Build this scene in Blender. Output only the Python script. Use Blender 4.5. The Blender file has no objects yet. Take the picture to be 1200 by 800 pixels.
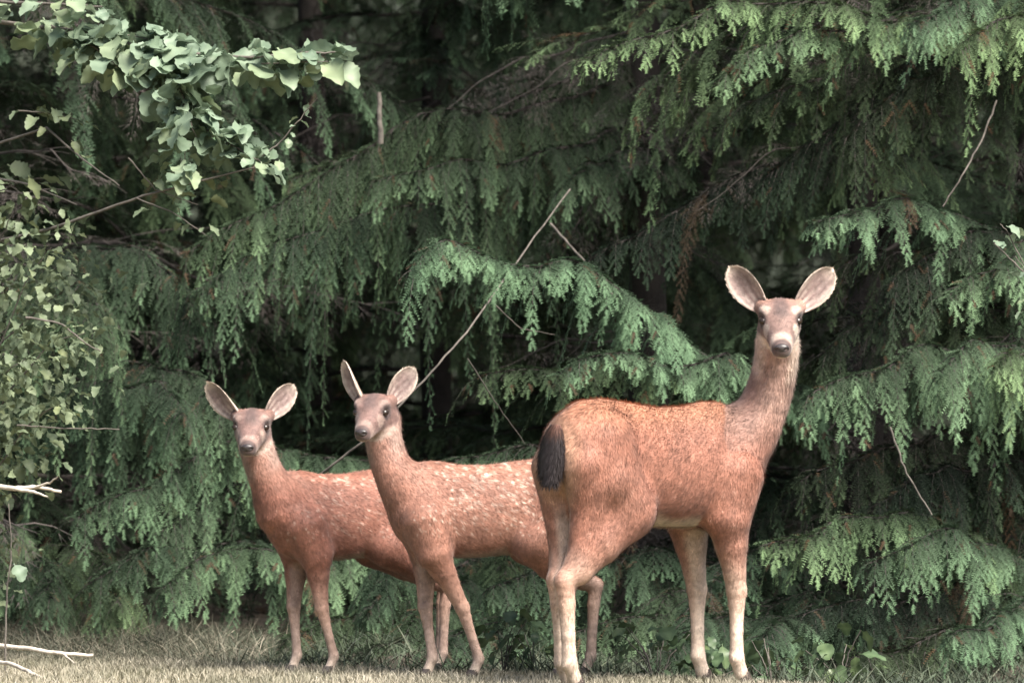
import bpy, math, random
import numpy as np
from mathutils import Vector, Matrix

S = bpy.context.scene
COL = S.collection
R = math.radians
rng = np.random.default_rng(7)
random.seed(7)

# ------------------------------------------------------------------ camera, sky, sun, exposure
F = 7340.0            # focal length in photo pixels (1200 wide)
HZ = 436.0            # photo row of the horizon
EYE = 1.0
cam_d = bpy.data.cameras.new('camera')
cam_d.sensor_width = 36.0
cam_d.lens = F / 1200 * 36
cam_d.dof.use_dof = True
cam_d.dof.focus_distance = 20.2
cam_d.dof.aperture_fstop = 5.0
cam_d.clip_start = 0.5
cam_d.clip_end = 2000
cam = bpy.data.objects.new('camera', cam_d)
cam.location = (0, 0, EYE)
cam.rotation_euler = (R(90) + math.atan((HZ - 400) / F), 0, 0)
COL.objects.link(cam)
S.camera = cam

SUN_EL, SUN_AZ = 52.0, 38.0        # azimuth: degrees to the right of straight behind the camera
w = bpy.data.worlds.new('World')
S.world = w
w.use_nodes = True
nt = w.node_tree
sky = nt.nodes.new('ShaderNodeTexSky')
sky.sky_type = 'NISHITA'
sky.sun_disc = False
sky.sun_elevation = R(SUN_EL)
sky.sun_rotation = R(180 - SUN_AZ)
sky.dust_density = 3.0
sky.air_density = 1.0
bg = nt.nodes['Background']
bg.inputs['Strength'].default_value = 0.065
nt.links.new(sky.outputs['Color'], bg.inputs['Color'])
sun_d = bpy.data.lights.new('sun', 'SUN')
sun_d.energy = 4.0
sun_d.angle = R(32)
sun_d.color = (1.0, 0.93, 0.84)
sun = bpy.data.objects.new('sun', sun_d)
sd = Vector((math.sin(R(SUN_AZ)) * math.cos(R(SUN_EL)), -math.cos(R(SUN_AZ)) * math.cos(R(SUN_EL)), math.sin(R(SUN_EL))))
sun.rotation_euler = sd.to_track_quat('Z', 'Y').to_euler()
COL.objects.link(sun)
S.view_settings.view_transform = 'Standard'
S.view_settings.look = 'None'
S.view_settings.gamma = 1
S.view_settings.exposure = 1.75
S.cycles.use_denoising = True
S.cycles.max_bounces = 6
S.cycles.diffuse_bounces = 3
S.cycles.transparent_max_bounces = 4


# ------------------------------------------------------------------ helpers
def W(px, py, Y):
    """world point seen at photo pixel (px, py) at distance Y"""
    return np.array(((px - 600) / F * Y, Y, EYE + (HZ - py) / F * Y))


def srgb(r, g, b):
    f = lambda c: (c / 255 / 12.92) if c / 255 <= 0.04045 else ((c / 255 + 0.055) / 1.055) ** 2.4
    return (f(r), f(g), f(b))


def np_mesh(name, v, faces, smooth=True, mats=(), mat_idx=None, attrs=None, colors=None, normals=None):
    """v (N,3); faces: list of (M,k) int arrays"""
    me = bpy.data.meshes.new(name)
    v = np.asarray(v, dtype=np.float32)
    if not isinstance(faces, list):
        faces = [faces]
    faces = [np.asarray(f, dtype=np.int32) for f in faces if len(f)]
    loops = np.concatenate([f.ravel() for f in faces])
    tot = np.concatenate([np.full(len(f), f.shape[1], np.int32) for f in faces])
    start = np.concatenate(([0], np.cumsum(tot)[:-1])).astype(np.int32)
    me.vertices.add(len(v))
    me.vertices.foreach_set('co', v.ravel())
    me.loops.add(len(loops))
    me.loops.foreach_set('vertex_index', loops)
    me.polygons.add(len(tot))
    me.polygons.foreach_set('loop_start', start)
    me.polygons.foreach_set('loop_total', tot)
    me.polygons.foreach_set('use_smooth', np.full(len(tot), smooth))
    for m in mats:
        me.materials.append(m)
    if mat_idx is not None:
        me.polygons.foreach_set('material_index', np.asarray(mat_idx, np.int32))
    for k, a in (attrs or {}).items():
        at = me.attributes.new(k, 'FLOAT', 'POINT')
        at.data.foreach_set('value', np.asarray(a, np.float32))
    for k, c in (colors or {}).items():
        at = me.attributes.new(k, 'FLOAT_COLOR', 'POINT')
        c4 = np.ones((len(v), 4), np.float32)
        c4[:, :3] = c
        at.data.foreach_set('color', c4.ravel())
    me.update(calc_edges=True)
    if normals is not None:
        me.normals_split_custom_set_from_vertices(np.asarray(normals, np.float32).tolist())
    return me


def link(name, me, parent=None, loc=(0, 0, 0)):
    o = bpy.data.objects.new(name, me)
    o.location = loc
    o.parent = parent
    COL.objects.link(o)
    return o


def tag(o, label=None, cat=None, group=None, kind=None):
    for k, x in (('label', label), ('category', cat), ('group', group), ('kind', kind)):
        if x:
            o[k] = x
    return o


def empty(name, loc, label, cat, group=None):
    o = bpy.data.objects.new(name, None)
    o.empty_display_size = 0.1
    o.location = loc
    COL.objects.link(o)
    return tag(o, label, cat, group)


def nrm(a):
    return a / np.maximum(np.linalg.norm(a, axis=-1, keepdims=True), 1e-9)


def bez(p, t):
    t = np.asarray(t)[:, None]
    p = [np.asarray(q, float) for q in p]
    return (1 - t) ** 3 * p[0] + 3 * (1 - t) ** 2 * t * p[1] + 3 * (1 - t) * t * t * p[2] + t ** 3 * p[3]


def tube(pts, rad, sides=6):
    """open tube round a polyline, closed with a fan at the end; returns verts, quads"""
    pts = np.asarray(pts, float)
    n = len(pts)
    rad = np.broadcast_to(np.asarray(rad, float), (n,))
    T = nrm(np.gradient(pts, axis=0))
    ref = np.array((0.13, 0.21, 0.97)) if abs(T[:, 2]).mean() < 0.8 else np.array((1, 0.1, 0.0))
    A = nrm(np.cross(T, ref))
    B = np.cross(T, A)
    a = np.linspace(0, 2 * np.pi, sides, endpoint=False)
    v = pts[:, None, :] + rad[:, None, None] * (np.cos(a)[None, :, None] * A[:, None, :] + np.sin(a)[None, :, None] * B[:, None, :])
    i = np.arange(n - 1)[:, None] * sides
    j = np.arange(sides)[None, :]
    k = (j + 1) % sides
    q = np.stack((i + j, i + k, i + sides + k, i + sides + j), -1).reshape(-1, 4)
    return v.reshape(-1, 3), q


class Geo:
    def __init__(s):
        s.v, s.f, s.n = [], [], 0
    def add(s, v, f):
        s.v.append(v)
        s.f.append(np.asarray(f) + s.n)
        s.n += len(v)
    def mesh(s, name, mat, **k):
        return np_mesh(name, np.concatenate(s.v), s.f, mats=[mat], **k)


# ------------------------------------------------------------------ materials
def new_mat(name):
    m = bpy.data.materials.new(name)
    m.use_nodes = True
    return m, m.node_tree, m.node_tree.nodes['Principled BSDF']


def ramp(nt, fac, stops):
    r = nt.nodes.new('ShaderNodeValToRGB')
    e = r.color_ramp.elements
    while len(e) < len(stops):
        e.new(0.5)
    for el, (p, c) in zip(e, stops):
        el.position = p
        el.color = (*c, 1)
    nt.links.new(fac, r.inputs[0])
    return r.outputs[0]


def noise(nt, scale, detail=4, coord='Object', rough=0.6):
    tc = nt.nodes.new('ShaderNodeTexCoord')
    n = nt.nodes.new('ShaderNodeTexNoise')
    n.inputs['Scale'].default_value = scale
    n.inputs['Detail'].default_value = detail
    n.inputs['Roughness'].default_value = rough
    nt.links.new(tc.outputs[coord], n.inputs['Vector'])
    return n.outputs['Fac']


def mixc(nt, fac, a, b, mode='MIX'):
    m = nt.nodes.new('ShaderNodeMix')
    m.data_type = 'RGBA'
    m.blend_type = mode
    for sock, x in ((m.inputs[0], fac), (m.inputs[6], a), (m.inputs[7], b)):
        if isinstance(x, (int, float)):
            sock.default_value = x
        elif isinstance(x, tuple):
            sock.default_value = (*x, 1)
        else:
            nt.links.new(x, sock)
    return m.outputs[2]


def attr(nt, name, out='Fac'):
    a = nt.nodes.new('ShaderNodeAttribute')
    a.attribute_name = name
    return a.outputs[out]


def foliage_mat(name, old_shade, new, rough=0.5, trans=0.25, ns=3.0, spec=0.3, brown=None):
    brown = brown or old_shade
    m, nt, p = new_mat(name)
    c = ramp(nt, attr(nt, 'tip'), [(0.0, brown), (0.09, brown), (0.12, old_shade), (0.66, tuple(0.65 * a + 0.35 * b for a, b in zip(old_shade, new))), (1.0, new)])
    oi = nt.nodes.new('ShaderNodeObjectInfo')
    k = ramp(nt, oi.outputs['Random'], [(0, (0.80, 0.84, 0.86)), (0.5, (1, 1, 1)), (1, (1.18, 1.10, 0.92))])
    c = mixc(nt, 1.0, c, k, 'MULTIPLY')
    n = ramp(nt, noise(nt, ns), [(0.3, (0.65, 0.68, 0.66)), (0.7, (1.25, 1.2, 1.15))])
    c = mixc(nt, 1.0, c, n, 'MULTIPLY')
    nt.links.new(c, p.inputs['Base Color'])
    p.inputs['Roughness'].default_value = rough
    p.inputs['Specular IOR Level'].default_value = spec
    t = nt.nodes.new('ShaderNodeBsdfTranslucent')
    nt.links.new(c, t.inputs['Color'])
    mx = nt.nodes.new('ShaderNodeMixShader')
    mx.inputs[0].default_value = trans
    nt.links.new(p.outputs[0], mx.inputs[1])
    nt.links.new(t.outputs[0], mx.inputs[2])
    nt.links.new(mx.outputs[0], nt.nodes['Material Output'].inputs[0])
    return m


def bark_mat(name, a, b, scale=18):
    m, nt, p = new_mat(name)
    n = noise(nt, scale, 6)
    nt.links.new(ramp(nt, n, [(0.3, a), (0.7, b)]), p.inputs['Base Color'])
    p.inputs['Roughness'].default_value = 0.9
    bp = nt.nodes.new('ShaderNodeBump')
    bp.inputs['Strength'].default_value = 0.6
    bp.inputs['Distance'].default_value = 0.01
    nt.links.new(n, bp.inputs['Height'])
    nt.links.new(bp.outputs[0], p.inputs['Normal'])
    return m


M_NEEDLE = foliage_mat('conifer_needles', (0.012, 0.019, 0.013), (0.150, 0.245, 0.142), rough=0.7, spec=0.12, brown=(0.075, 0.052, 0.035))  # inner needle tone lowered to paint in shade between the sprays
M_LEAF = foliage_mat('broad_leaf', (0.13, 0.185, 0.122), (0.285, 0.37, 0.275), rough=0.5, trans=0.3, ns=9)
M_GREYLEAF = foliage_mat('grey_leaf', (0.10, 0.135, 0.085), (0.21, 0.26, 0.16), rough=0.55, trans=0.3, ns=9)
M_SALAL = foliage_mat('ground_leaf', (0.05, 0.085, 0.045), (0.13, 0.19, 0.10), rough=0.4, trans=0.2, ns=12)
M_BARK = bark_mat('bark', (0.010, 0.008, 0.007), (0.032, 0.026, 0.023))
M_TWIG = bark_mat('bare_twig', (0.05, 0.044, 0.038), (0.14, 0.125, 0.108), 30)
M_SNAG = bark_mat('dead_twigs', (0.03, 0.026, 0.024), (0.085, 0.072, 0.065), 25)
M_DEAD = bark_mat('dead_wood', (0.30, 0.26, 0.22), (0.62, 0.56, 0.48), 24)


def grass_mat(name, stops):
    m, nt, p = new_mat(name)
    nt.links.new(ramp(nt, attr(nt, 'tint'), stops), p.inputs['Base Color'])
    p.inputs['Roughness'].default_value = 0.7
    return m


M_GRASS = grass_mat('lawn_grass', [(0, (0.11, 0.11, 0.07)), (0.45, (0.21, 0.195, 0.145)), (0.8, (0.32, 0.29, 0.225)), (1, (0.46, 0.42, 0.34))])
M_UNDER = grass_mat('undergrowth', [(0, (0.02, 0.03, 0.018)), (0.6, (0.05, 0.07, 0.04)), (1, (0.10, 0.11, 0.07))])
M_BRUSH = grass_mat('dry_brush', [(0, (0.045, 0.055, 0.035)), (0.5, (0.125, 0.12, 0.085)), (1, (0.33, 0.28, 0.22))])


def ground_mat(name, a, b, c, sc):
    m, nt, p = new_mat(name)
    n = noise(nt, sc, 8)
    nt.links.new(ramp(nt, n, [(0.3, a), (0.5, b), (0.72, c)]), p.inputs['Base Color'])
    p.inputs['Roughness'].default_value = 0.95
    bp = nt.nodes.new('ShaderNodeBump')
    bp.inputs['Strength'].default_value = 0.8
    bp.inputs['Distance'].default_value = 0.03
    nt.links.new(n, bp.inputs['Height'])
    nt.links.new(bp.outputs[0], p.inputs['Normal'])
    return m


M_LAWN = ground_mat('lawn_soil', (0.10, 0.09, 0.05), (0.18, 0.16, 0.09), (0.25, 0.22, 0.14), 6)
M_FLOOR = ground_mat('forest_duff', (0.02, 0.018, 0.013), (0.045, 0.036, 0.026), (0.08, 0.06, 0.045), 5)
M_HILL = ground_mat('hill_scrub', (0.008, 0.012, 0.008), (0.014, 0.02, 0.012), (0.025, 0.03, 0.018), 1.2)

# deer materials
M_COAT, _nt, _p = new_mat('deer_coat')
_c = attr(_nt, 'coat', 'Color')
_c = mixc(_nt, 1.0, _c, ramp(_nt, noise(_nt, 75, 3), [(0.3, (0.82, 0.81, 0.81)), (0.5, (1, 1, 1)), (0.7, (1.2, 1.2, 1.21))]), 'MULTIPLY')
_c = mixc(_nt, 1.0, _c, ramp(_nt, noise(_nt, 26, 6), [(0.25, (0.78, 0.77, 0.77)), (0.5, (1, 1, 1)), (0.78, (1.22, 1.2, 1.2))]), 'MULTIPLY')
_nt.links.new(_c, _p.inputs['Base Color'])
_p.inputs['Roughness'].default_value = 0.65
_p.inputs['Specular IOR Level'].default_value = 0.3
_p.inputs['Sheen Weight'].default_value = 0.12
_p.inputs['Sheen Roughness'].default_value = 0.5
M_EYE, _nt, _p = new_mat('deer_eye')
_nt.links.new(ramp(_nt, noise(_nt, 60), [(0.3, (0.008, 0.006, 0.005)), (0.8, (0.03, 0.018, 0.012))]), _p.inputs['Base Color'])
_p.inputs['Roughness'].default_value = 0.3
M_NOSE, _nt, _p = new_mat('deer_nose')
_nt.links.new(ramp(_nt, noise(_nt, 120), [(0.3, (0.015, 0.012, 0.013)), (0.8, (0.06, 0.05, 0.05))]), _p.inputs['Base Color'])
_p.inputs['Roughness'].default_value = 0.4
M_HOOF, _nt, _p = new_mat('deer_hoof')
_nt.links.new(ramp(_nt, noise(_nt, 50), [(0.3, (0.02, 0.016, 0.014)), (0.8, (0.08, 0.06, 0.05))]), _p.inputs['Base Color'])
_p.inputs['Roughness'].default_value = 0.5


# ------------------------------------------------------------------ ground
def lawn_edge(x):
    """distance at which the lawn gives way to the forest floor"""
    x = np.asarray(x, float)
    return 20.46 - 0.62 * np.clip(x, -1.9, 2.4) + 0.10 * np.sin(x * 3.1) + 0.05 * np.sin(x * 9.7 + 1)


def relief(x, y):
    return 0.03 * np.sin(x * 2.3 + y * 0.7) + 0.025 * np.sin(x * 5.1 - y * 3.3) + 0.02 * np.sin(y * 4.1 + x)


xs = np.linspace(-14, 14, 141)
# lawn: strip mesh whose far edge follows lawn_edge
ts = np.concatenate((np.linspace(0, 0.6, 6), np.linspace(0.7, 1, 14)))
gx, gt = np.meshgrid(xs, ts)
gy = -30 + (lawn_edge(gx) + 0.15 + 30) * gt
gz = np.where(gt > 0.99, -0.02, 0.0)
v = np.stack((gx, gy, gz), -1).reshape(-1, 3)
nx, ny = len(xs), len(ts)
ii = (np.arange(ny - 1)[:, None] * nx + np.arange(nx - 1)[None, :]).ravel()
q = np.stack((ii, ii + 1, ii + nx + 1, ii + nx), -1)
tag(link('lawn', np_mesh('lawn', v, q, mats=[M_LAWN])), 'dry mown lawn the deer stand on', kind='structure')
# forest floor, rising gently to the back and out to the horizon
ys = np.concatenate((np.linspace(0, 1, 60) ** 1.5 * 40,))
gx, gt = np.meshgrid(xs, ys)
gy = lawn_edge(gx) + gt
gz = -0.012 + np.clip(gt * 3, 0, 1) * (relief(gx, gy) - 0.02) + 0.03 * np.clip(gt - 3, 0, None)
v = np.stack((gx, gy, gz), -1).reshape(-1, 3)
ny = len(ys)
ii = (np.arange(ny - 1)[:, None] * nx + np.arange(nx - 1)[None, :]).ravel()
q = np.stack((ii, ii + 1, ii + nx + 1, ii + nx), -1)
tag(link('forest_floor', np_mesh('forest_floor', v, q, mats=[M_FLOOR])), 'dark needle litter under the conifers', kind='structure')
gx, gy = np.meshgrid(np.linspace(-900, 900, 61), np.linspace(-900, 900, 61))
v = np.stack((gx, gy, np.full_like(gx, -0.35)), -1).reshape(-1, 3)
ii = (np.arange(60)[:, None] * 61 + np.arange(60)[None, :]).ravel()
tag(link('ground', np_mesh('ground', v, np.stack((ii, ii + 1, ii + 62, ii + 61), -1), mats=[M_LAWN])), 'open ground round the clearing', kind='structure')
# wooded hillside behind the trees
hx, hy = np.meshgrid(np.linspace(-60, 60, 81), np.linspace(0, 1, 30))
hz = -0.5 + 20 * np.sin(hy * np.pi / 2) + 0.8 * np.sin(hx * 0.4 + hy * 7) * hy + 0.4 * np.sin(hx * 1.7 - hy * 15) * hy
v = np.stack((hx, 41 + hy * 22 + 0.012 * hx ** 2 * -0.5, hz), -1).reshape(-1, 3)
ii = (np.arange(29)[:, None] * 81 + np.arange(80)[None, :]).ravel()
tag(link('hillside', np_mesh('hillside', v, np.stack((ii, ii + 1, ii + 82, ii + 81), -1), mats=[M_HILL])), 'dark wooded slope behind the conifers', kind='structure')


def blades(name, x, y, z, h, wid, lean, mat, tint, label, curl=0.4):
    """each blade is a bent strip of three triangles"""
    n = len(x)
    a = rng.uniform(0, 2 * np.pi, n)
    dx, dy = np.cos(a), np.sin(a)
    b = rng.uniform(0, 2 * np.pi, n)
    lx, ly = np.cos(b) * lean, np.sin(b) * lean
    base = np.stack((x, y, z), -1)
    side = np.stack((dx, dy, 0 * dx), -1) * wid[:, None]
    mid = base + np.stack((lx * h * curl, ly * h * curl, h * 0.55), -1)
    tip = base + np.stack((lx * h, ly * h, h * (1 - 0.25 * lean)), -1)
    v = np.stack((base - side, base + side, mid - side * 0.7, mid + side * 0.7, tip), 1)
    i = np.arange(n)[:, None] * 5
    f = np.concatenate((i + [[0, 1, 3]], i + [[0, 3, 2]], i + [[2, 3, 4]]))
    me = np_mesh(name, v.reshape(-1, 3), f, smooth=False, mats=[mat], attrs={'tint': np.repeat(tint, 5)})
    return tag(link(name, me), label, kind='stuff')


n = 90000
x = rng.uniform(-2.6, 2.6, n)
y = lawn_edge(x) + 0.12 - 4.2 * rng.uniform(0, 1, n) ** 1.6
edge = np.exp(-((lawn_edge(x) - y) / 0.25) ** 2)
patch = 0.5 + 0.25 * np.sin(x * 4.3 + y * 2) + 0.25 * np.sin(x * 9.1 - y * 5)
blades('grass', x, y, np.zeros(n) - 0.005, rng.uniform(0.018, 0.042, n) * (1 + 0.3 * edge * rng.uniform(0, 1, n) * np.clip((0.3 - x) / 0.6, 0, 1)) * np.where(x > 0.75, 0.75, 1), rng.uniform(0.0012, 0.0026, n),
       rng.uniform(0.1, 0.9, n), M_GRASS, np.clip(0.25 + 0.45 * patch + rng.normal(0, 0.18, n), 0, 1), 'short dry grass of the lawn at the deer’s feet')
# dry brush and dead stems along the lawn edge at lower left
n = 30000
x = rng.uniform(-2.3, -0.80, n)
y = lawn_edge(x) + rng.uniform(0.0, 1.3, n)
hh = 0.06 + 0.11 * np.clip((y - lawn_edge(x)) / 0.8, 0, 1)
hh *= 0.8 + 0.25 * np.sin(x * 37 + 3 * np.sin(y * 21)) * np.sin(x * 61 + y * 33)
keep = rng.uniform(0, 1, n) < np.clip((-0.75 - x) / 0.5, 0, 1)
x, y, hh = x[keep], y[keep], hh[keep]
n = len(x)
blades('dry_brush', x, y, np.zeros(n) - 0.03, np.abs(hh) * rng.uniform(0.3, 1.25, n) + 0.03, rng.uniform(0.0007, 0.0022, n), rng.uniform(0.3, 2.6, n), M_BRUSH,
       np.clip(rng.normal(0.34, 0.24, n), 0, 1), 'tangle of dry stems along the lawn edge', curl=0.55)
n = 22000
x = rng.uniform(-2.5, 2.5, n)
y = lawn_edge(x) + rng.uniform(0.05, 2.4, n)
blades('undergrowth', x, y, relief(x, y) - 0.05, rng.uniform(0.04, 0.15, n), rng.uniform(0.0012, 0.004, n), rng.uniform(0.3, 2.2, n), M_UNDER,
       np.clip(rng.normal(0.45, 0.25, n), 0, 1), 'dim undergrowth on the forest floor', curl=0.6)


# ------------------------------------------------------------------ conifer boughs
def bough_geo(ctrl, width, droop, seed, bare=0.12, ds=0.026, twig=0.06, ang=58, needle=0.011, wood=0.008, tipfull=0.30, dead=False, fresh=0.0):
    g = np.random.default_rng(seed)
    tt = np.linspace(0, 1, 60)
    sp = bez(ctrl, tt)
    wob = np.sin(tt * np.pi) * np.linalg.norm(np.asarray(ctrl[3], float) - np.asarray(ctrl[0], float))
    for kk_ in range(3):
        sp[:, kk_] += wob * (0.016 * np.sin(tt * g.uniform(8, 13) + g.uniform(0, 6)) + 0.008 * np.sin(tt * g.uniform(20, 30) + g.uniform(0, 6)))
    seg = np.linalg.norm(np.diff(sp, axis=0), axis=1)
    cum = np.concatenate(([0], np.cumsum(seg)))
    L = cum[-1]
    n = max(8, int(L * (1 - bare) / ds))
    s = L * (bare + (1 - bare) * (np.arange(n) + g.uniform(-0.3, 0.3, n)) / n)
    t = np.clip(s / L, 0, 0.999)
    P = np.stack([np.interp(s, cum, sp[:, k]) for k in range(3)], -1)
    Td = nrm(np.gradient(sp, axis=0))
    T = nrm(np.stack([np.interp(s, cum, Td[:, k]) for k in range(3)], -1))
    up = np.array((0, 0, 1.0))
    side = nrm(np.cross(T, up))
    sg = np.where(np.arange(n) % 2 == 0, 1.0, -1.0)
    u = (t - bare) / (1 - bare)
    env = np.clip(u / 0.22, 0.25, 1) ** 0.7 * (tipfull + (1 - tipfull) * np.clip((1 - u) / 0.65, 0, 1) ** 0.8)
    def lump(ph):
        return 1 + 0.34 * np.sin(s * 38 + ph + 1.6 * np.sin(s * 9 + ph)) + 0.25 * np.sin(s * 77 + 2.3 * ph) + 0.16 * np.sin(s * 13 + ph * 3)
    clump = np.where(sg > 0, lump(seed * 1.7), lump(seed * 2.9 + 2.0)) ** 1.3
    bl = width * env * g.uniform(0.6, 1.15, n) * clump
    a = np.radians(ang * (1 - 0.45 * u) + g.normal(0, 14, n))
    D0 = nrm(np.cos(a)[:, None] * T + np.sin(a)[:, None] * side * sg[:, None] + up * g.normal(0.10, 0.22, n)[:, None])
    dr = droop * g.uniform(0.65, 1.3, n)
    # branchlet curve: C(q) = P + bl*(D0*q*(1-0.25 dr q) - up*dr*q^2)
    def curve(i, q):
        return P[i] + bl[i][:, None] * (D0[i] * (q * (1 - 0.22 * np.minimum(dr[i], 1.6) * q))[:, None] - up * (dr[i] * q ** 1.9)[:, None])
    # tertiary twigs
    cnt = np.maximum(3, (bl * (1 + 0.5 * dr) / 0.0145).astype(int))
    bi = np.repeat(np.arange(n), cnt)
    k = np.arange(len(bi)) - np.repeat(np.cumsum(cnt) - cnt, cnt)
    q = 0.06 + 0.94 * (k + g.uniform(0, 0.8, len(bi))) / cnt[bi]
    O = curve(bi, q)
    d = nrm(curve(bi, q + 0.04) - O)
    nn = nrm(np.cross(np.cross(d, up + 1e-3), d) + 0)           # roughly up, square to the branchlet
    bad = np.linalg.norm(np.cross(d, up), axis=1) < 0.15
    nn[bad] = -nrm(T[bi][bad])
    ss = nrm(np.cross(d, nn))
    sg3 = np.where(k % 2 == 0, 1.0, -1.0)
    last = k == cnt[bi] - 1
    b3 = np.radians(np.where(last, g.normal(0, 6, len(bi)), g.normal(38, 10, len(bi))))
    td = nrm(np.cos(b3)[:, None] * d + (np.sin(b3) * sg3)[:, None] * ss + nn * g.normal(0, 0.14, len(bi))[:, None] - up * (0.18 * g.uniform(0, 1, len(bi)) + 0.12 * droop)[:, None])
    tl = twig * (0.40 + 0.75 * (1 - q) ** 0.6) * g.uniform(0.65, 1.25, len(bi))
    tl = np.minimum(tl, 0.25 * bl[bi] + 0.022)
    if not dead:      # short sprigs that clothe the stem itself
        ne = int(L * (1 - bare) / 0.0065)
        te = np.clip(bare + (1 - bare) * g.uniform(0, 1, ne), 0, 0.999)
        Oe = np.stack([np.interp(te * L, cum, sp[:, c_]) for c_ in range(3)], -1) + up * 0.004
        Te = nrm(np.stack([np.interp(te * L, cum, Td[:, c_]) for c_ in range(3)], -1))
        Se = nrm(np.cross(Te, up))
        de = nrm(Te * g.uniform(0.5, 1.0, ne)[:, None] + Se * g.normal(0, 0.7, ne)[:, None] + up * g.uniform(-0.05, 0.45, ne)[:, None])
        O = np.concatenate((O, Oe)); td = np.concatenate((td, de)); tl = np.concatenate((tl, twig * g.uniform(0.35, 0.85, ne)))
        q = np.concatenate((q, np.full(ne, 0.35))); nn = np.concatenate((nn, nrm(up - Te * (Te @ up)[:, None])))
        bi = np.concatenate((bi, np.clip(((te - bare) / (1 - bare) * n).astype(int), 0, n - 1)))
    # needles: K pairs (none on a dead bough, only its bare twigs)
    K = 1 if dead else 8
    kk = (np.arange(K) + 0.4) / K
    m = len(bi)
    tn = nrm(np.cross(np.cross(td, nn + 1e-4), td))
    ts_ = nrm(np.cross(td, tn))
    pos = O[:, None, :] + td[:, None, :] * (tl[:, None] * kk)[:, :, None] - up * (0.25 * tl[:, None] * kk ** 2)[:, :, None]
    if dead:
        nl = tl[:, None] * g.uniform(0.5, 1.1, (m, K))
    else:
        nl = needle * (1.1 - 0.35 * kk)[None, :] * g.uniform(0.75, 1.25, (m, K))
    brown_ = (g.uniform(0, 1, n) < 0.012)[bi] | (g.uniform(0, 1, m) < 0.02)
    tris, vs, tips = [], [], []
    for sgn in (1.0, -1.0):
        ca = g.uniform(0.35, 0.75, (m, K)) if not dead else np.full((m, K), 0.97)
        nd = nrm(ca[..., None] * td[:, None, :] + sgn * np.sqrt(1 - ca ** 2)[..., None] * ts_[:, None, :] + tn[:, None, :] * g.normal(0.1, 0.22, (m, K))[..., None])
        tipv = pos + nd * nl[..., None]
        wv = td[:, None, :] * (0.0017 + 0.10 * (tl[:, None, None] / K)) if not dead else ts_[:, None, :] * 0.0012 * np.ones((m, K, 1))
        vs.append(np.stack((pos - wv, pos + wv, tipv), 2).reshape(-1, 3))
        tv = np.clip(0.62 * q[:, None] ** 1.6 + 0.42 * kk[None, :] ** 1.5 * (0.4 + 0.6 * q[:, None]) + 0.12 * u[bi][:, None] - 0.04 + fresh * (0.35 + 0.65 * q[:, None]) + g.normal(0, 0.07, (m, 1)), 0, 1) * np.ones((m, K))  # growth tone
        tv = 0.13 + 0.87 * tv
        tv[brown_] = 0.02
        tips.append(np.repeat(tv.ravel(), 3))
    v = np.concatenate(vs)
    tip = np.concatenate(tips)
    nt_ = len(v) // 3
    f = np.arange(nt_ * 3).reshape(-1, 3)
    # wood: spine tube and branchlet strips
    rad = wood * (1 - 0.85 * np.linspace(0, 1, 24))
    wv, wq = tube(np.stack([np.interp(np.linspace(0, 1, 24), tt, sp[:, k_]) for k_ in range(3)], -1), rad, 5)
    q4 = np.linspace(0, 1, 5)
    bp = np.stack([curve(np.arange(n), np.full(n, x)) for x in q4], 1)
    bw = (0.0022 * (1 - 0.75 * q4))[None, :, None] * nrm(np.cross(D0, np.array((0.3, -0.9, 0.3))))[:, None, :]
    bv = np.stack((bp - bw, bp + bw), 2).reshape(-1, 3)
    i0 = (np.arange(n)[:, None] * 10 + np.arange(4)[None, :] * 2).ravel()
    bq = np.stack((i0, i0 + 1, i0 + 3, i0 + 2), -1)
    o1 = len(v)
    o2 = o1 + len(wv)
    V = np.concatenate((v, wv, bv))
    tip = np.concatenate((tip, np.zeros(len(wv) + len(bv))))
    mi = np.concatenate((np.zeros(len(f)), np.ones(len(wq) + len(bq))))
    return V, [f, wq + o1, bq + o2], tip, mi


def bough_mesh(ctrl, width, droop, seed, origin=(0, 0, 0), **k):
    V, f, tip, mi = bough_geo(ctrl, width, droop, seed, **k)
    return np_mesh('bough', V - np.asarray(origin), f, smooth=False, mats=[M_NEEDLE, M_BARK], mat_idx=mi, attrs={'tip': tip})


PROTO = []
for k in range(8):
    L = 1.6
    dr = [0.25, 0.45, 0.7, 0.9, 0.35, 0.6, 1.1, 0.8][k]
    sag = [0.10, 0.25, 0.35, 0.15, 0.5, 0.2, 0.3, 0.45][k]
    c = [(0, 0, 0), (L * 0.35, 0.04 * (k % 3 - 1), 0.10), (L * 0.75, -0.05 * (k % 3 - 1), -0.10 * sag), (L, 0, -sag)]
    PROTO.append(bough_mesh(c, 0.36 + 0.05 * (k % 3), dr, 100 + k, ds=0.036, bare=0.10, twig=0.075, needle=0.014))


DEAD = []
for k in range(4):
    L = 1.5
    c = [(0, 0, 0), (L * 0.35, 0.05 * (k - 1.5), 0.04), (L * 0.7, -0.06 * (k - 1.5), -0.06), (L, 0.03 * k, -0.22)]
    V_, f_, tip_, mi_ = bough_geo(c, 0.34, 0.15 + 0.15 * k, 300 + k, ds=0.05, bare=0.05, twig=0.10, dead=True, wood=0.009)
    DEAD.append(np_mesh('dead_bough', V_, f_, smooth=False, mats=[M_SNAG]))


def trunk_mesh(h, r, seed):
    g = np.random.default_rng(seed)
    z = np.linspace(-0.25, h, 40)
    pts = np.stack((0.03 * np.sin(z * 0.7 + seed), 0.03 * np.cos(z * 0.6 + seed), z), -1)
    rad = r * np.clip(1 - z / h, 0.02, 1) ** 0.85 * (1 + 0.35 * np.exp(-np.clip(z, 0, 9) * 3))
    v, q = tube(pts, rad, 12)
    v = v + g.normal(0, 0.006, v.shape)
    return np_mesh('trunk', v, q, mats=[M_BARK])


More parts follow.
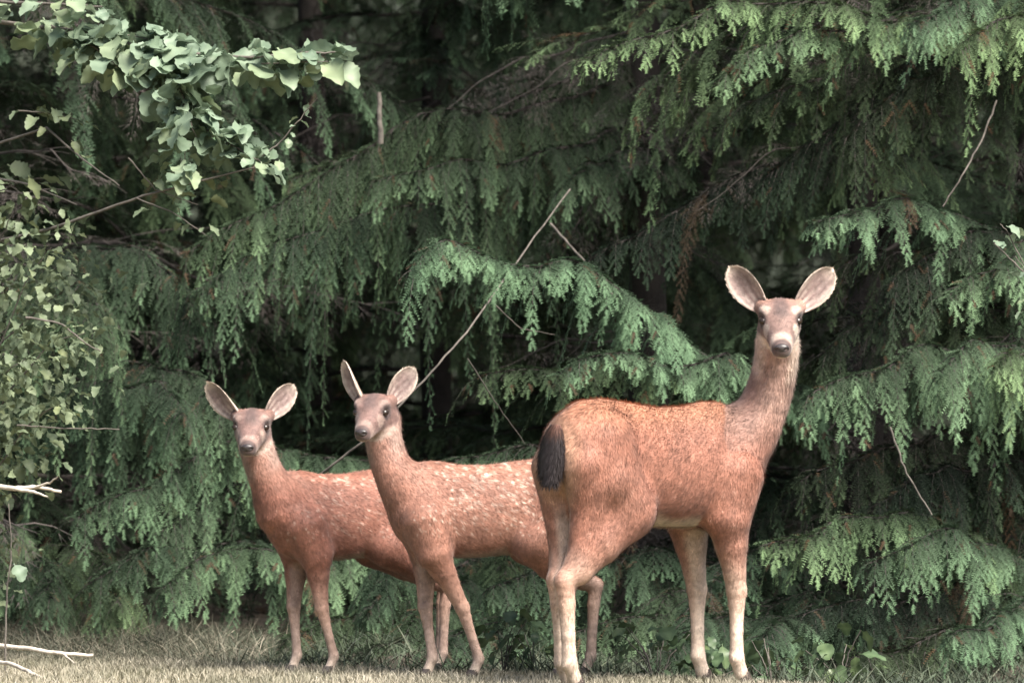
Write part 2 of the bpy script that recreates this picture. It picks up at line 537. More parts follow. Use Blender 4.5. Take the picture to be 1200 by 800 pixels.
def conifer(x, y, h, r, label, group=None, hand=(), zmin=0.4, zmax=None, count=50, reach=1.9, seed=0, skip=None, dead_below=0.0, front=22, front_live=0.0):
    g = np.random.default_rng(1000 + seed)
    z0 = 0.0
    root = empty('conifer_tree', (x, y, z0), label, 'tree', group)
    link('trunk', trunk_mesh(h, r, seed), root)
    for i, b in enumerate(hand):
        base, c1, c2, tip = (np.asarray(p) for p in b['c'])
        me = bough_mesh([base, c1, c2, tip], b['w'], b['d'], 31 * seed + i, origin=(x, y, z0), **b.get('k', {}))
        link('bough', me, root)
    for i in range(front):       # bare dead lower boughs and a few live ones on the lawn side
        live = g.uniform() < front_live
        o = link('bough' if live else 'dead_bough', (PROTO if live else DEAD)[int(g.integers(0, 4))], root, (0, 0, g.uniform(0.3, 2.9)))
        o.rotation_euler = (g.normal(0, 0.3), g.normal(0.15, 0.15), -math.pi / 2 + g.normal(0, 0.6))
        sc = g.uniform(0.45, 0.8)
        o.scale = (sc, sc, sc)
    zmax = zmax or h * 0.97
    for i in range(count):
        f = (i + g.uniform(0, 0.9)) / count
        z = zmin + (zmax - zmin) * f
        az = i * 2.39996 + g.normal(0, 0.25)
        ln = reach * (1 - z / h) ** 0.75 * g.uniform(0.8, 1.15) / 1.6 + 0.12
        if skip and skip(z, az % (2 * math.pi), ln * 1.6):
            continue
        if z < dead_below and g.uniform() < 0.30:
            o = link('dead_bough', DEAD[int(g.integers(0, 4))], root, (0, 0, z))
        else:
            o = link('bough', PROTO[int(g.integers(0, 8))], root, (0, 0, z))
        o.rotation_euler = (g.normal(0, 0.12), g.normal(0.10 if z < 4 else -0.1, 0.12), az)
        sc = ln * g.uniform(0.95, 1.05)
        o.scale = (sc, max(sc, 0.6) * g.uniform(0.85, 1.1), max(sc, 0.6) * g.uniform(0.8, 1.15))
    return root


def B(p0, d0, p1, d1, p2, d2, p3, d3, w, d, **k):
    return {'c': [W(*p0, d0), W(*p1, d1), W(*p2, d2), W(*p3, d3)], 'w': w, 'd': d, 'k': k}


fine = dict(ds=0.019, bare=0.06, needle=0.011)
fresh = dict(fine, fresh=0.32)  # needle colour lifted to paint these boughs as lit
dim = dict(fine, fresh=0.06)  # slight colour lift, painted for weakly lit boughs
old_shade = dict(fine, fresh=-0.40)  # needles painted darker, standing in for shade in the hollows
# --- tree whose long pale bough crosses the middle of the picture
hand_mid = [
    B((1005, 480), 23.3, (800, 425), 21.9, (545, 192), 21.05, (482, 320), 20.8, 0.22, 1.0, ds=0.014, bare=0.03, tipfull=0.34, needle=0.011, fresh=0.55),
    B((1000, 490), 23.3, (880, 460), 22.3, (765, 365), 21.5, (655, 440), 21.2, 0.16, 0.9, **fresh),
    B((1000, 500), 23.3, (880, 470), 22.6, (700, 400), 22.1, (560, 440), 21.8, 0.30, 0.65, **fine),
    B((1000, 585), 23.3, (860, 545), 23.0, (650, 510), 22.8, (530, 540), 22.4, 0.30, 0.6, **fine),
    B((1000, 690), 23.3, (880, 650), 22.8, (760, 640), 22.4, (690, 665), 22.2, 0.28, 0.8, **fine),
    B((1000, 700), 23.3, (830, 650), 22.8, (700, 640), 22.4, (570, 690), 21.9, 0.30, 0.9, **fine),
    B((1000, 640), 23.3, (920, 625), 22.6, (860, 650), 22.1, (800, 720), 21.6, 0.28, 0.7, **fine),
]
hand_mid += [
    B((1005, 150), 23.3, (900, 200), 23.0, (780, 240), 22.8, (685, 310), 22.6, 0.26, 0.9, **old_shade),
    B((1000, 740), 23.3, (900, 700), 22.2, (850, 700), 21.4, (780, 765), 20.9, 0.26, 0.8, **fine),
    B((1000, 740), 23.3, (950, 690), 22.0, (920, 700), 21.2, (880, 765), 20.7, 0.26, 0.8, **fine),
    B((1000, 720), 23.3, (860, 690), 22.4, (760, 690), 21.8, (660, 750), 21.4, 0.28, 0.9, **fine),
]
# --- tree behind the centre: broad dim curtain of boughs sweeping down to the left
hand_curtain = [
    B((760, 95), 24.4, (620, 110), 23.8, (420, 150), 23.4, (215, 300), 23.0, 0.36, 1.6, ds=0.018, bare=0.02, needle=0.011, fresh=0.10),
    B((770, 60), 24.4, (660, 90), 24.2, (520, 150), 24.0, (330, 215), 23.6, 0.30, 1.4, **dim),
    B((770, 150), 24.4, (690, 165), 23.8, (560, 185), 23.4, (430, 215), 23.1, 0.22, 1.3, **dim),
    B((740, 190), 24.4, (600, 190), 23.8, (400, 230), 23.3, (230, 345), 22.9, 0.30, 1.5, **dim),
    B((790, 190), 24.4, (720, 160), 23.7, (690, 190), 23.4, (655, 225), 23.2, 0.18, 1.0, **dim),
]
# --- tree on the right, its boughs hang over the doe
hand_right = [
    B((1250, 60), 22.9, (1060, -10), 22.3, (850, -20), 21.9, (672, 75), 21.5, 0.16, 0.8, ds=0.018, bare=0.05, needle=0.011, fresh=0.35),
    B((1230, 30), 22.9, (1060, 10), 22.4, (930, 10), 22.0, (835, 100), 21.8, 0.16, 0.8, **fresh),
    B((1230, 90), 22.9, (1080, 50), 22.6, (950, 70), 22.4, (848, 140), 22.2, 0.24, 0.9, **old_shade),
    B((1230, 80), 22.9, (1130, 30), 22.6, (1020, 90), 22.5, (880, 225), 22.4, 0.24, 1.0, **old_shade),
    B((1230, 70), 22.9, (1150, 40), 22.6, (1050, 90), 22.4, (985, 170), 22.3, 0.32, 1.2, **old_shade),
    B((1260, 20), 22.9, (1180, -20), 22.2, (1110, 0), 21.8, (1065, 30), 21.5, 0.22, 0.9, **fresh),
    B((1260, 40), 22.9, (1230, -5), 22.0, (1170, 10), 21.6, (1120, 60), 21.3, 0.21, 1.0, **fresh),
    B((1260, 290), 22.9, (1150, 265), 22.4, (1040, 215), 21.9, (953, 262), 21.5, 0.19, 0.9, ds=0.018, bare=0.05, needle=0.011, fresh=0.35),
    B((1260, 310), 22.9, (1180, 250), 22.4, (1110, 270), 22.1, (1040, 335), 21.9, 0.30, 1.0, **old_shade),
    B((1260, 300), 22.9, (1240, 260), 22.0, (1180, 290), 21.6, (1110, 350), 21.4, 0.21, 1.0, **fresh),
    B((1260, 400), 22.9, (1120, 320), 22.5, (1040, 330), 22.3, (965, 420), 22.1, 0.28, 0.8, **old_shade),
    B((1260, 360), 22.9, (1120, 280), 22.6, (1030, 270), 22.5, (965, 330), 22.4, 0.26, 0.8, **old_shade),
    B((1260, 480), 22.9, (1180, 400), 22.2, (1060, 390), 21.8, (945, 465), 21.4, 0.25, 1.3, ds=0.016, bare=0.04, needle=0.011, fresh=0.35),
    B((1260, 470), 22.9, (1220, 390), 22.0, (1150, 380), 21.6, (1100, 440), 21.3, 0.25, 1.3, ds=0.018, bare=0.04, needle=0.011, fresh=0.35),
    B((1260, 470), 22.9, (1250, 390), 21.8, (1200, 390), 21.5, (1165, 430), 21.2, 0.22, 1.0, **fresh),
    B((1260, 560), 22.9, (1150, 500), 22.4, (1030, 500), 22.0, (930, 570), 21.8, 0.32, 1.2, **old_shade),
    B((1260, 560), 22.9, (1180, 520), 22.2, (1100, 540), 21.9, (1010, 600), 21.7, 0.34, 1.2, **old_shade),
    B((1260, 670), 22.9, (1150, 610), 22.0, (1010, 590), 21.5, (890, 640), 21.1, 0.24, 1.1, ds=0.017, bare=0.04, needle=0.011, fresh=0.35),
    B((1260, 690), 22.9, (1200, 620), 22.0, (1100, 610), 21.5, (1020, 660), 21.2, 0.25, 1.2, **fresh),
    B((1260, 730), 22.9, (1160, 690), 22.0, (1040, 680), 21.5, (940, 720), 21.2, 0.32, 1.0, **old_shade),
    B((1290, 760), 22.9, (1230, 700), 21.8, (1170, 710), 21.2, (1110, 745), 20.8, 0.21, 0.9, ds=0.018, bare=0.05, needle=0.011, fresh=0.35),
    B((1280, 760), 22.9, (1180, 740), 22.0, (1080, 740), 21.4, (1000, 770), 21.0, 0.30, 0.7, **old_shade),
]
# --- tree on the left behind the first fawn, skirts of boughs down to the ground
hand_left = [
    B((-20, 300), 24.0, (140, 270), 23.6, (200, 290), 23.3, (235, 380), 23.1, 0.36, 1.6, **fine),
    B((-20, 330), 24.0, (60, 280), 23.4, (110, 320), 23.0, (120, 400), 22.8, 0.34, 1.5, **fine),
    B((-20, 440), 24.0, (150, 395), 23.4, (230, 430), 22.9, (290, 500), 22.6, 0.34, 1.2, **fine),
    B((-20, 470), 24.0, (140, 420), 23.2, (190, 440), 22.8, (215, 490), 22.5, 0.34, 1.2, **fine),
    B((-20, 640), 24.0, (20, 610), 23.2, (-10, 630), 22.7, (-40, 690), 22.4, 0.34, 1.0, **fine),
    B((-20, 650), 24.0, (110, 630), 23.0, (130, 660), 22.4, (140, 710), 22.1, 0.34, 1.0, **fine),
    B((-20, 660), 24.0, (40, 640), 23.0, (50, 665), 22.5, (60, 700), 22.2, 0.32, 1.0, **fine),
]
# low skirts of the centre tree behind the fawns
hand_curtain += [
    B((740, 750), 24.4, (640, 700), 22.8, (580, 700), 22.0, (520, 765), 21.4, 0.28, 0.8, **fine),
    B((720, 750), 24.4, (600, 710), 22.8, (500, 700), 22.0, (420, 765), 21.5, 0.28, 0.8, **fine),
    B((700, 750), 24.4, (560, 710), 22.9, (420, 690), 22.2, (330, 750), 21.7, 0.28, 0.8, **fine),
    B((720, 560), 24.4, (350, 520), 23.2, (220, 510), 22.6, (85, 610), 22.2, 0.25, 1.0, ds=0.017, bare=0.1, needle=0.011, fresh=0.3),
    B((720, 600), 24.4, (340, 560), 23.2, (260, 560), 22.7, (170, 640), 22.4, 0.32, 1.0, **fine),
    B((720, 650), 24.4, (360, 610), 23.2, (250, 610), 22.6, (110, 680), 22.2, 0.34, 0.9, **fine),
    B((720, 680), 24.4, (370, 640), 22.9, (280, 620), 22.3, (190, 690), 21.9, 0.25, 0.9, ds=0.017, bare=0.08, needle=0.011, fresh=0.3),
    B((720, 700), 24.4, (470, 640), 23.0, (460, 640), 22.4, (430, 720), 22.0, 0.32, 1.0, **fine),
    B((720, 690), 24.4, (540, 640), 23.2, (580, 650), 22.6, (610, 720), 22.2, 0.30, 1.0, **fine),
    B((720, 690), 24.4, (520, 660), 23.0, (530, 700), 22.4, (500, 740), 22.0, 0.30, 1.0, **fine),
]


def clear_front(z, az, ln):
    """the placed boughs make up the visible front; filler boughs there point away from the lawn"""
    return z < 2.8 and math.pi * 1.08 < az < math.pi * 1.92


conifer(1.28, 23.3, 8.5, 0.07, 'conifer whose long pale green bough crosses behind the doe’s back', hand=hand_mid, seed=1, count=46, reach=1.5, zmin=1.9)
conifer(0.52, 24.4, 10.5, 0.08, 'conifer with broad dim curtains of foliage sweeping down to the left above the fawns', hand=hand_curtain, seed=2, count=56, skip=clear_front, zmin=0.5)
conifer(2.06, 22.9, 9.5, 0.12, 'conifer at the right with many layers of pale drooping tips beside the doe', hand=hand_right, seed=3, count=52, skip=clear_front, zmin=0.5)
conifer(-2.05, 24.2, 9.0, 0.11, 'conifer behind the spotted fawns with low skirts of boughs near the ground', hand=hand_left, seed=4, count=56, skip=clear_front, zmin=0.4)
BACK = 'dim conifers deep in the shade'
i = 0
for (x, y, h) in [(-2.7, 24.6, 9.5), (3.6, 23.6, 9), (-0.3, 26.3, 11), (1.6, 26.0, 11), (-1.9, 26.6, 12), (3.1, 26.4, 11), (-3.9, 26.2, 11),
                  (-0.9, 28.4, 12), (0.9, 28.6, 13), (2.4, 28.8, 12), (-2.6, 28.9, 12), (4.6, 27.5, 11), (-5.2, 25.2, 10), (5.4, 24.8, 9),
                  (0.0, 30.8, 13), (1.9, 31.2, 13), (-1.8, 31.0, 13), (-3.8, 30.6, 12), (3.9, 30.9, 12),
                  (0.7, 33.0, 14), (-0.9, 33.4, 14), (2.6, 33.2, 14), (-2.7, 33.1, 14), (4.6, 33.5, 14), (-4.8, 33.3, 14)]:
    conifer(x, y, h, 0.065, 'dim conifer standing in deep shade behind the front trees', BACK, seed=20 + i, count=70 if y > 29 else 58, reach=2.2, zmin=0.2, dead_below=0 if y > 29 else 2.9, front=16, front_live=0.6)
    i += 1

# ------------------------------------------------------------------ bare branches, stubs and fallen sticks
def stick(name, paths, mat, parent=None, origin=(0, 0, 0)):
    """paths: list of (points, r0, r1)"""
    ge = Geo()
    g = np.random.default_rng(len(paths) * 7 + int(abs(paths[0][0][0][0]) * 100))
    for pts, r0, r1 in paths:
        pts = np.asarray(pts, float)
        t = np.linspace(0, 1, len(pts))
        tt = np.linspace(0, 1, max(8, 5 * len(pts)))
        p = np.stack([np.interp(tt, t, pts[:, k]) for k in range(3)], -1)
        p[1:-1] += g.normal(0, 0.0012, p[1:-1].shape)
        v, q = tube(p - np.asarray(origin), r0 + (r1 - r0) * tt, 6)
        ge.add(v, q)
    return link(name, ge.mesh(name, mat), parent)


def top_stick(name, paths, mat, label, cat, group=None):
    o = np.asarray(paths[0][0][0], float)
    ob = stick(name, paths, mat, origin=o)
    ob.location = o
    return tag(ob, label, cat, group)


top_stick('bare_branch', [
    ([W(668, 222, 22.6), W(610, 300, 22.0), W(545, 392, 21.6), W(500, 442, 21.4), W(432, 512, 21.25), W(385, 548, 21.3), W(345, 580, 21.4), W(320, 640, 21.5)], 0.0032, 0.0048),
    ([W(575, 352, 21.8), W(610, 385, 21.9), W(650, 392, 22.0)], 0.0025, 0.001),
    ([W(548, 420, 21.6), W(580, 470, 21.7), W(615, 520, 21.8)], 0.0025, 0.0015),
], M_TWIG, 'long bare grey branch leaning diagonally behind the fawns’ heads', 'branch')
top_stick('bare_branch', [
    ([W(1168, 118, 21.9), W(1150, 165, 21.8), W(1128, 205, 21.7), W(1105, 242, 21.7)], 0.004, 0.003),
], M_TWIG, 'thin bare branch hanging among the boughs at upper right', 'branch')
top_stick('bare_branch', [
    ([W(645, 262, 22.8), W(675, 295, 22.7), W(718, 345, 22.6)], 0.005, 0.004),
], M_TWIG, 'short bare twig slanting above the long pale green bough', 'branch')
top_stick('bare_branch', [
    ([W(1043, 500, 21.3), W(1062, 555, 21.3), W(1092, 603, 21.3)], 0.004, 0.003),
], M_TWIG, 'thin bare twig hanging in the right conifer beside the doe’s chest', 'branch')
top_stick('dead_stub', [
    ([W(446, 168, 23.3), W(445, 140, 23.3), W(444, 108, 23.3)], 0.012, 0.009),
], M_TWIG, 'upright broken grey stub above the dim curtain of foliage', 'branch stub')
top_stick('broken_branch', [
    ([W(-30, 568, 21.0), W(20, 572, 20.9), W(45, 570, 20.9), W(72, 576, 20.9)], 0.010, 0.005),
    ([W(40, 571, 20.9), W(58, 566, 20.85), W(68, 558, 20.8)], 0.005, 0.002),
    ([W(10, 571, 20.9), W(40, 576, 20.85), W(56, 582, 20.8)], 0.008, 0.003),
], M_DEAD, 'pale broken dead branch sticking in at the left edge', 'branch')
top_stick('fallen_stick', [
    ([np.array((-1.80, 21.1, 0.085)), np.array((-1.62, 21.0, 0.075)), np.array((-1.5, 20.95, 0.06)), np.array((-1.40, 20.95, 0.055))], 0.009, 0.006),
    ([np.array((-1.50, 20.95, 0.06)), np.array((-1.46, 20.9, 0.03))], 0.004, 0.002),
], M_DEAD, 'longer pale stick lying level on the dry lawn edge', 'stick')
top_stick('fallen_stick', [
    ([np.array((-1.74, 20.75, 0.05)), np.array((-1.64, 20.6, 0.04)), np.array((-1.55, 20.45, 0.01)), np.array((-1.44, 20.1, -0.01))], 0.008, 0.006),
], M_DEAD, 'shorter pale stick slanting into the grass at the bottom left corner', 'stick')


# ------------------------------------------------------------------ broad leaves
def leaf_mesh(L, wd, seed, mat, serr=0.10, fold=0.25, bend=0.2, pet=0.12):
    g = np.random.default_rng(seed)
    K = 13
    u = np.linspace(0, 1, K)
    prof = np.sin(np.pi * u ** 0.80) ** 0.60
    prof[0] = 0.05
    prof[-1] = 0.02
    odd = np.arange(K) % 2
    x = pet * L + u * L
    zc = -bend * L * u ** 2
    c = np.stack((x, 0.03 * L * np.sin(u * 3 + seed), zc), -1)
    def edge_(sgn):
        hw = wd / 2 * prof * (1 + serr * np.where(odd, 1, -1)) * (1 + 0.10 * np.sin(u * 9 + seed + sgn)) * g.uniform(0.9, 1.05)
        rip = 0.10 * wd * np.sin(u * 11 + seed * 2 + sgn) * prof
        return np.stack((x + 0.03 * L * odd, sgn * hw + c[:, 1], zc + fold * hw + rip), -1)
    l, r = edge_(1.0), edge_(-1.0)
    p = np.array([(0, 0.002, 0.002), (0, -0.002, 0.002), (pet * L, 0.0015, 0), (pet * L, -0.0015, 0)])
    v = np.concatenate((c, l, r, p))
    i = np.arange(K - 1)
    f = np.concatenate((np.stack((i, i + 1, i + K + 1, i + K), -1), np.stack((i + 1, i, i + 2 * K, i + 2 * K + 1), -1), [[3 * K, 3 * K + 1, 3 * K + 3, 3 * K + 2]]))
    tip = np.concatenate((np.full(K, 0.85), np.full(2 * K, 0.5 + 0.2 * g.uniform()), np.full(4, 0.8)))
    return np_mesh('leaf', v, f, mats=[mat], attrs={'tip': tip})


LEAF_G = [leaf_mesh(0.060, 0.052, k, M_LEAF, serr=0.05, bend=0.1 + 0.1 * k, fold=0.1 + 0.12 * k) for k in range(4)]
LEAF_Y = [leaf_mesh(0.060, 0.040, 10 + k, M_GREYLEAF, bend=0.15 + 0.1 * k, fold=0.15 + 0.1 * k) for k in range(4)]
LEAF_S = [leaf_mesh(0.075, 0.052, 20 + k, M_SALAL, serr=0.02, bend=0.15 + 0.1 * k, fold=0.12) for k in range(4)]


def put_leaf(proto, parent, loc, yaw, pitch, roll, sc):
    o = link('leaf', proto, parent, loc)
    o.rotation_euler = (roll, pitch, yaw)
    o.scale = (sc, sc * random.uniform(0.85, 1.15), sc)
    return o


def leafy_branch(root, org, path, r0, r1, nleaf, protos, spread, sc=(0.7, 1.3), side=(), mat=M_TWIG, facing=0.0):
    """a branch part whose leaves are sub-parts"""
    pts = [np.asarray(p, float) for p in path]
    paths = [(pts, r0, r1)]
    tt = np.linspace(0, 1, len(pts))
    P = np.asarray(pts)
    for s in side:
        paths.append((s, r1 * 1.2, r1 * 0.5))
    b = stick('branch', paths, mat, root, origin=org)
    for k in range(nleaf):
        t = rng.uniform(0.12, 1.0)
        src = P
        if side and rng.uniform() < 0.6:
            src = np.asarray(side[int(rng.integers(0, len(side)))])
        t2 = np.linspace(0, 1, len(src))
        p = np.array([np.interp(t, t2, src[:, j]) for j in range(3)])
        off = rng.normal(0, spread, 3) * (1, 1.2, 0.55)
        yaw = math.atan2(off[1], off[0]) + rng.normal(0, 0.4)
        put_leaf(protos[int(rng.integers(0, len(protos)))], b, p + off - org, yaw, rng.normal(0.35, 0.3), rng.normal(facing, 0.35), rng.uniform(*sc))
    return b


def leaf_mass(root, org, paths, n, protos, mat, spread, s0, s1):
    """the leaves past the single ones, joined"""
    gv, gf, gt, m = [], [], [], 0
    for k in range(n):
        me = protos[int(rng.integers(0, 4))]
        v = np.empty(len(me.vertices) * 3, np.float32)
        me.vertices.foreach_get('co', v)
        v = v.reshape(-1, 3)
        s_ = np.asarray(paths[int(rng.integers(0, len(paths)))])
        t = rng.uniform(0.15, 1)
        p = np.array([np.interp(t, np.linspace(0, 1, len(s_)), s_[:, j]) for j in range(3)]) + rng.normal(0, spread, 3) * (1, 1.3, 0.6)
        rot = np.array(Matrix.Rotation(rng.uniform(0, 6.28), 3, 'Z') @ Matrix.Rotation(rng.normal(0.3, 0.5), 3, 'Y') @ Matrix.Rotation(rng.normal(0, 0.5), 3, 'X'))
        gv.append(v @ rot.T * rng.uniform(s0, s1) + p - org)
        gf += [[i + m for i in pl.vertices] for pl in me.polygons]
        gt.append(np.full(len(v), rng.uniform(0.35, 1)))
        m += len(v)
    o = link('foliage', np_mesh('foliage', np.concatenate(gv), np.array(gf), mats=[mat], attrs={'tip': np.concatenate(gt)}), root)
    o['kind'] = 'stuff'


# broad-leaved tree standing just outside the left edge, branches reaching into the picture
bt = np.array((-2.35, 21.9, 0.0))
root = empty('broadleaf_tree', bt, 'broad-leaved tree with a leafy branch reaching in at the upper left', 'tree')
z = np.linspace(-0.2, 5.2, 30)
tp = np.stack((0.05 * np.sin(z), 0.04 * np.cos(z * 1.3), z), -1)
tv, tq = tube(tp, 0.075 * (1 - z / 6.5), 10)
link('trunk', np_mesh('trunk', tv, tq, mats=[M_BARK]), root)
leafy_branch(root, bt, [W(-190, 60, 21.9), W(-60, 20, 21.6), W(80, 35, 21.3), W(190, 60, 21.1), W(290, 68, 21.0), W(345, 62, 21.0), W(400, 62, 21.0)], 0.010, 0.003, 165, LEAF_G, 0.036,
             (1.1, 2.0), side=[[W(90, 38, 21.3), W(150, 68, 21.2), W(205, 90, 21.1)], [W(180, 58, 21.1), W(210, 100, 21.0), W(225, 150, 20.95), W(232, 165, 20.95)],
                                 [W(60, 30, 21.3), W(110, 55, 21.2), W(165, 100, 21.1)], [W(60, 33, 21.3), W(140, 40, 21.2), W(210, 52, 21.1)], [W(190, 60, 21.1), W(300, 75, 21.0), W(385, 72, 20.9)]])
leafy_branch(root, bt, [W(-190, 40, 21.9), W(-50, 0, 21.5), W(60, 5, 21.3), W(120, 8, 21.2)], 0.010, 0.003, 34, LEAF_G, 0.045, (0.9, 1.6))
leafy_branch(root, bt, [W(205, 100, 21.05), W(222, 140, 21.0), W(255, 160, 20.95), W(285, 178, 20.9), W(306, 190, 20.9)], 0.004, 0.002, 34, LEAF_G, 0.030, (0.7, 1.3),
             side=[[W(222, 150, 21.0), W(216, 185, 20.95), W(214, 205, 20.95)]])
leafy_branch(root, bt, [W(300, 190, 20.95), W(330, 165, 20.95), W(350, 140, 20.95), W(372, 115, 20.95)], 0.003, 0.0015, 12, LEAF_G, 0.018, (0.35, 0.65))
leafy_branch(root, bt, [W(-180, 330, 21.9), W(-40, 290, 21.5), W(60, 268, 21.2), W(160, 232, 21.0), W(235, 212, 20.95), W(308, 194, 20.9)], 0.0075, 0.0025, 18, LEAF_Y, 0.030, (0.5, 1.0),
             side=[[W(150, 185, 21.0), W(182, 222, 21.0), W(232, 240, 20.95)], [W(160, 232, 21.0), W(205, 250, 20.95), W(245, 278, 20.9)]])
leafy_branch(root, bt, [W(-180, 230, 21.9), W(-40, 180, 21.6), W(55, 150, 21.3), W(95, 185, 21.2), W(140, 218, 21.1)], 0.006, 0.0025, 20, LEAF_Y, 0.025, (0.6, 1.3),
             side=[[W(20, 130, 21.3), W(60, 133, 21.3), W(90, 140, 21.3)]])
leafy_branch(root, bt, [W(-180, 200, 21.9), W(-60, 200, 21.6), W(30, 215, 21.4), W(90, 240, 21.3)], 0.006, 0.003, 16, LEAF_Y, 0.06, (0.8, 1.5))

leaf_mass(root, bt, [[W(-60, 20, 21.6), W(80, 35, 21.3), W(190, 60, 21.1), W(290, 68, 21.0), W(400, 62, 21.0)], [W(90, 38, 21.3), W(150, 68, 21.2), W(205, 90, 21.1)],
                     [W(180, 58, 21.1), W(210, 100, 21.0), W(225, 150, 20.95)], [W(60, 33, 21.3), W(140, 40, 21.2), W(210, 52, 21.1)], [W(205, 100, 21.05), W(240, 150, 20.95), W(306, 190, 20.9)]],
          330, LEAF_G, M_LEAF, 0.034, 0.8, 1.6)

# grey-leaved shrub down the left edge
sb = np.array((-1.95, 21.7, 0.0))
root = empty('leafy_shrub', sb, 'grey-green leafy shrub with thin bare stems along the left edge', 'shrub')
stems = [[sb, W(-60, 560, 21.5), W(-10, 430, 21.3), W(30, 330, 21.2), W(60, 290, 21.1)],
         [sb, W(-40, 560, 21.4), W(10, 460, 21.2), W(60, 400, 21.1), W(100, 390, 21.0)],
         [sb, W(-70, 520, 21.5), W(-30, 380, 21.4), W(0, 280, 21.3), W(20, 240, 21.2)],
         [sb, W(-50, 640, 21.4), W(-10, 560, 21.2), W(30, 500, 21.1), W(70, 470, 21.0)],
         [sb, W(-60, 600, 21.3), W(-30, 500, 21.1), W(0, 440, 21.0), W(30, 420, 20.9)],
         [sb, W(-60, 600, 21.6), W(-20, 420, 21.6), W(60, 350, 21.6), W(90, 330, 21.5)]]
for s_ in stems:
    leafy_branch(root, sb, s_, 0.005, 0.0015, 48, LEAF_Y, 0.065, (0.5, 1.05))
leaf_mass(root, sb, stems, 1500, LEAF_Y, M_GREYLEAF, 0.095, 0.35, 0.85)
stick('bare_twig', [([W(30, 372, 20.9), W(70, 378, 20.9), W(100, 402, 20.9), W(118, 412, 20.9)], 0.004, 0.002)], M_TWIG, root, sb)
stick('bare_twig', [([W(20, 498, 20.9), W(80, 502, 20.9), W(140, 503, 20.9)], 0.003, 0.002)], M_TWIG, root, sb)
# thin seedling in front
s0 = np.array(W(6, 752, 20.7)); s0[2] = 0.0
root = empty('seedling', s0, 'thin upright seedling with two pale leaves near the left edge', 'seedling')
stick('stem', [([s0, W(8, 700, 20.7), W(14, 640, 20.7), W(10, 590, 20.7)], 0.004, 0.002)], M_TWIG, root, s0)
for (px, py, yaw) in ((13, 640, 1.2), (16, 660, -0.4)):
    o = put_leaf(LEAF_G[1], root, W(px, py, 20.69) - s0, yaw, 0.9, 0.5, 1.0)


# broad-leaved sapling at the right edge, its top reaching into the picture
s0 = np.array(W(1240, 780, 20.7)); s0[2] = -0.02
root = empty('sapling', s0, 'slender sapling at the right edge with small yellow-green leaves', 'sapling')
leafy_branch(root, s0, [s0, W(1236, 600, 20.7), W(1225, 420, 20.7), W(1200, 320, 20.7), W(1165, 285, 20.7)], 0.007, 0.002, 10, LEAF_G, 0.02, (0.5, 0.9))
leafy_branch(root, s0, [W(1222, 400, 20.7), W(1205, 320, 20.7), W(1180, 270, 20.7), W(1172, 262, 20.7)], 0.003, 0.0015, 10, LEAF_G, 0.02, (0.5, 0.9))
leafy_branch(root, s0, [W(1225, 420, 20.7), W(1215, 340, 20.7), W(1190, 300, 20.7)], 0.003, 0.0015, 10, LEAF_G, 0.02, (0.5, 0.9))


# low leafy plants on the forest floor behind the doe's legs
def ground_plant(px, py, Y, nl, spread, label, sc=(0.6, 1.1)):
    p = W(px, py, Y)
    p[2] = float(relief(p[0], Y)) - 0.03
    root = empty('leafy_plant', p, label, 'plant', 'low leafy plants at the forest edge')
    for k in range(nl):
        a = rng.uniform(0, 2 * math.pi)
        rr = spread * math.sqrt(rng.uniform(0.05, 1))
        top = np.array((rr * math.cos(a), rr * math.sin(a) * 0.8, rng.uniform(0.05, 0.21)))
        if k % 3 == 0:
            stick('stem', [([np.zeros(3), top * (0.4, 0.4, 0.6), top], 0.003, 0.0015)], M_TWIG, root)
        put_leaf(LEAF_S[int(rng.integers(0, 4))], root, top, a + rng.normal(0, 0.5), rng.normal(0.4, 0.3), rng.normal(0, 0.4), rng.uniform(*sc))


ground_plant(770, 780, 20.5, 26, 0.13, 'low round-leaved plant between the doe’s hind and front legs')
ground_plant(822, 775, 20.55, 26, 0.12, 'low round-leaved plant between the doe’s two front legs')
ground_plant(625, 780, 20.75, 12, 0.07, 'low plant with one pale round leaf just left of the doe’s hind legs')
ground_plant(905, 785, 20.4, 14, 0.10, 'small leafy plant just right of the doe’s front hooves')
ground_plant(985, 790, 20.3, 16, 0.12, 'dim leafy plant under the right conifer’s lowest boughs')
ground_plant(590, 785, 20.75, 14, 0.09, 'small leafy plant under the middle fawn’s belly')


# ------------------------------------------------------------------ deer
def smin(a, b, k):
    h = np.maximum(k - np.abs(a - b), 0) / k
    return np.minimum(a, b) - h * h * k * 0.25


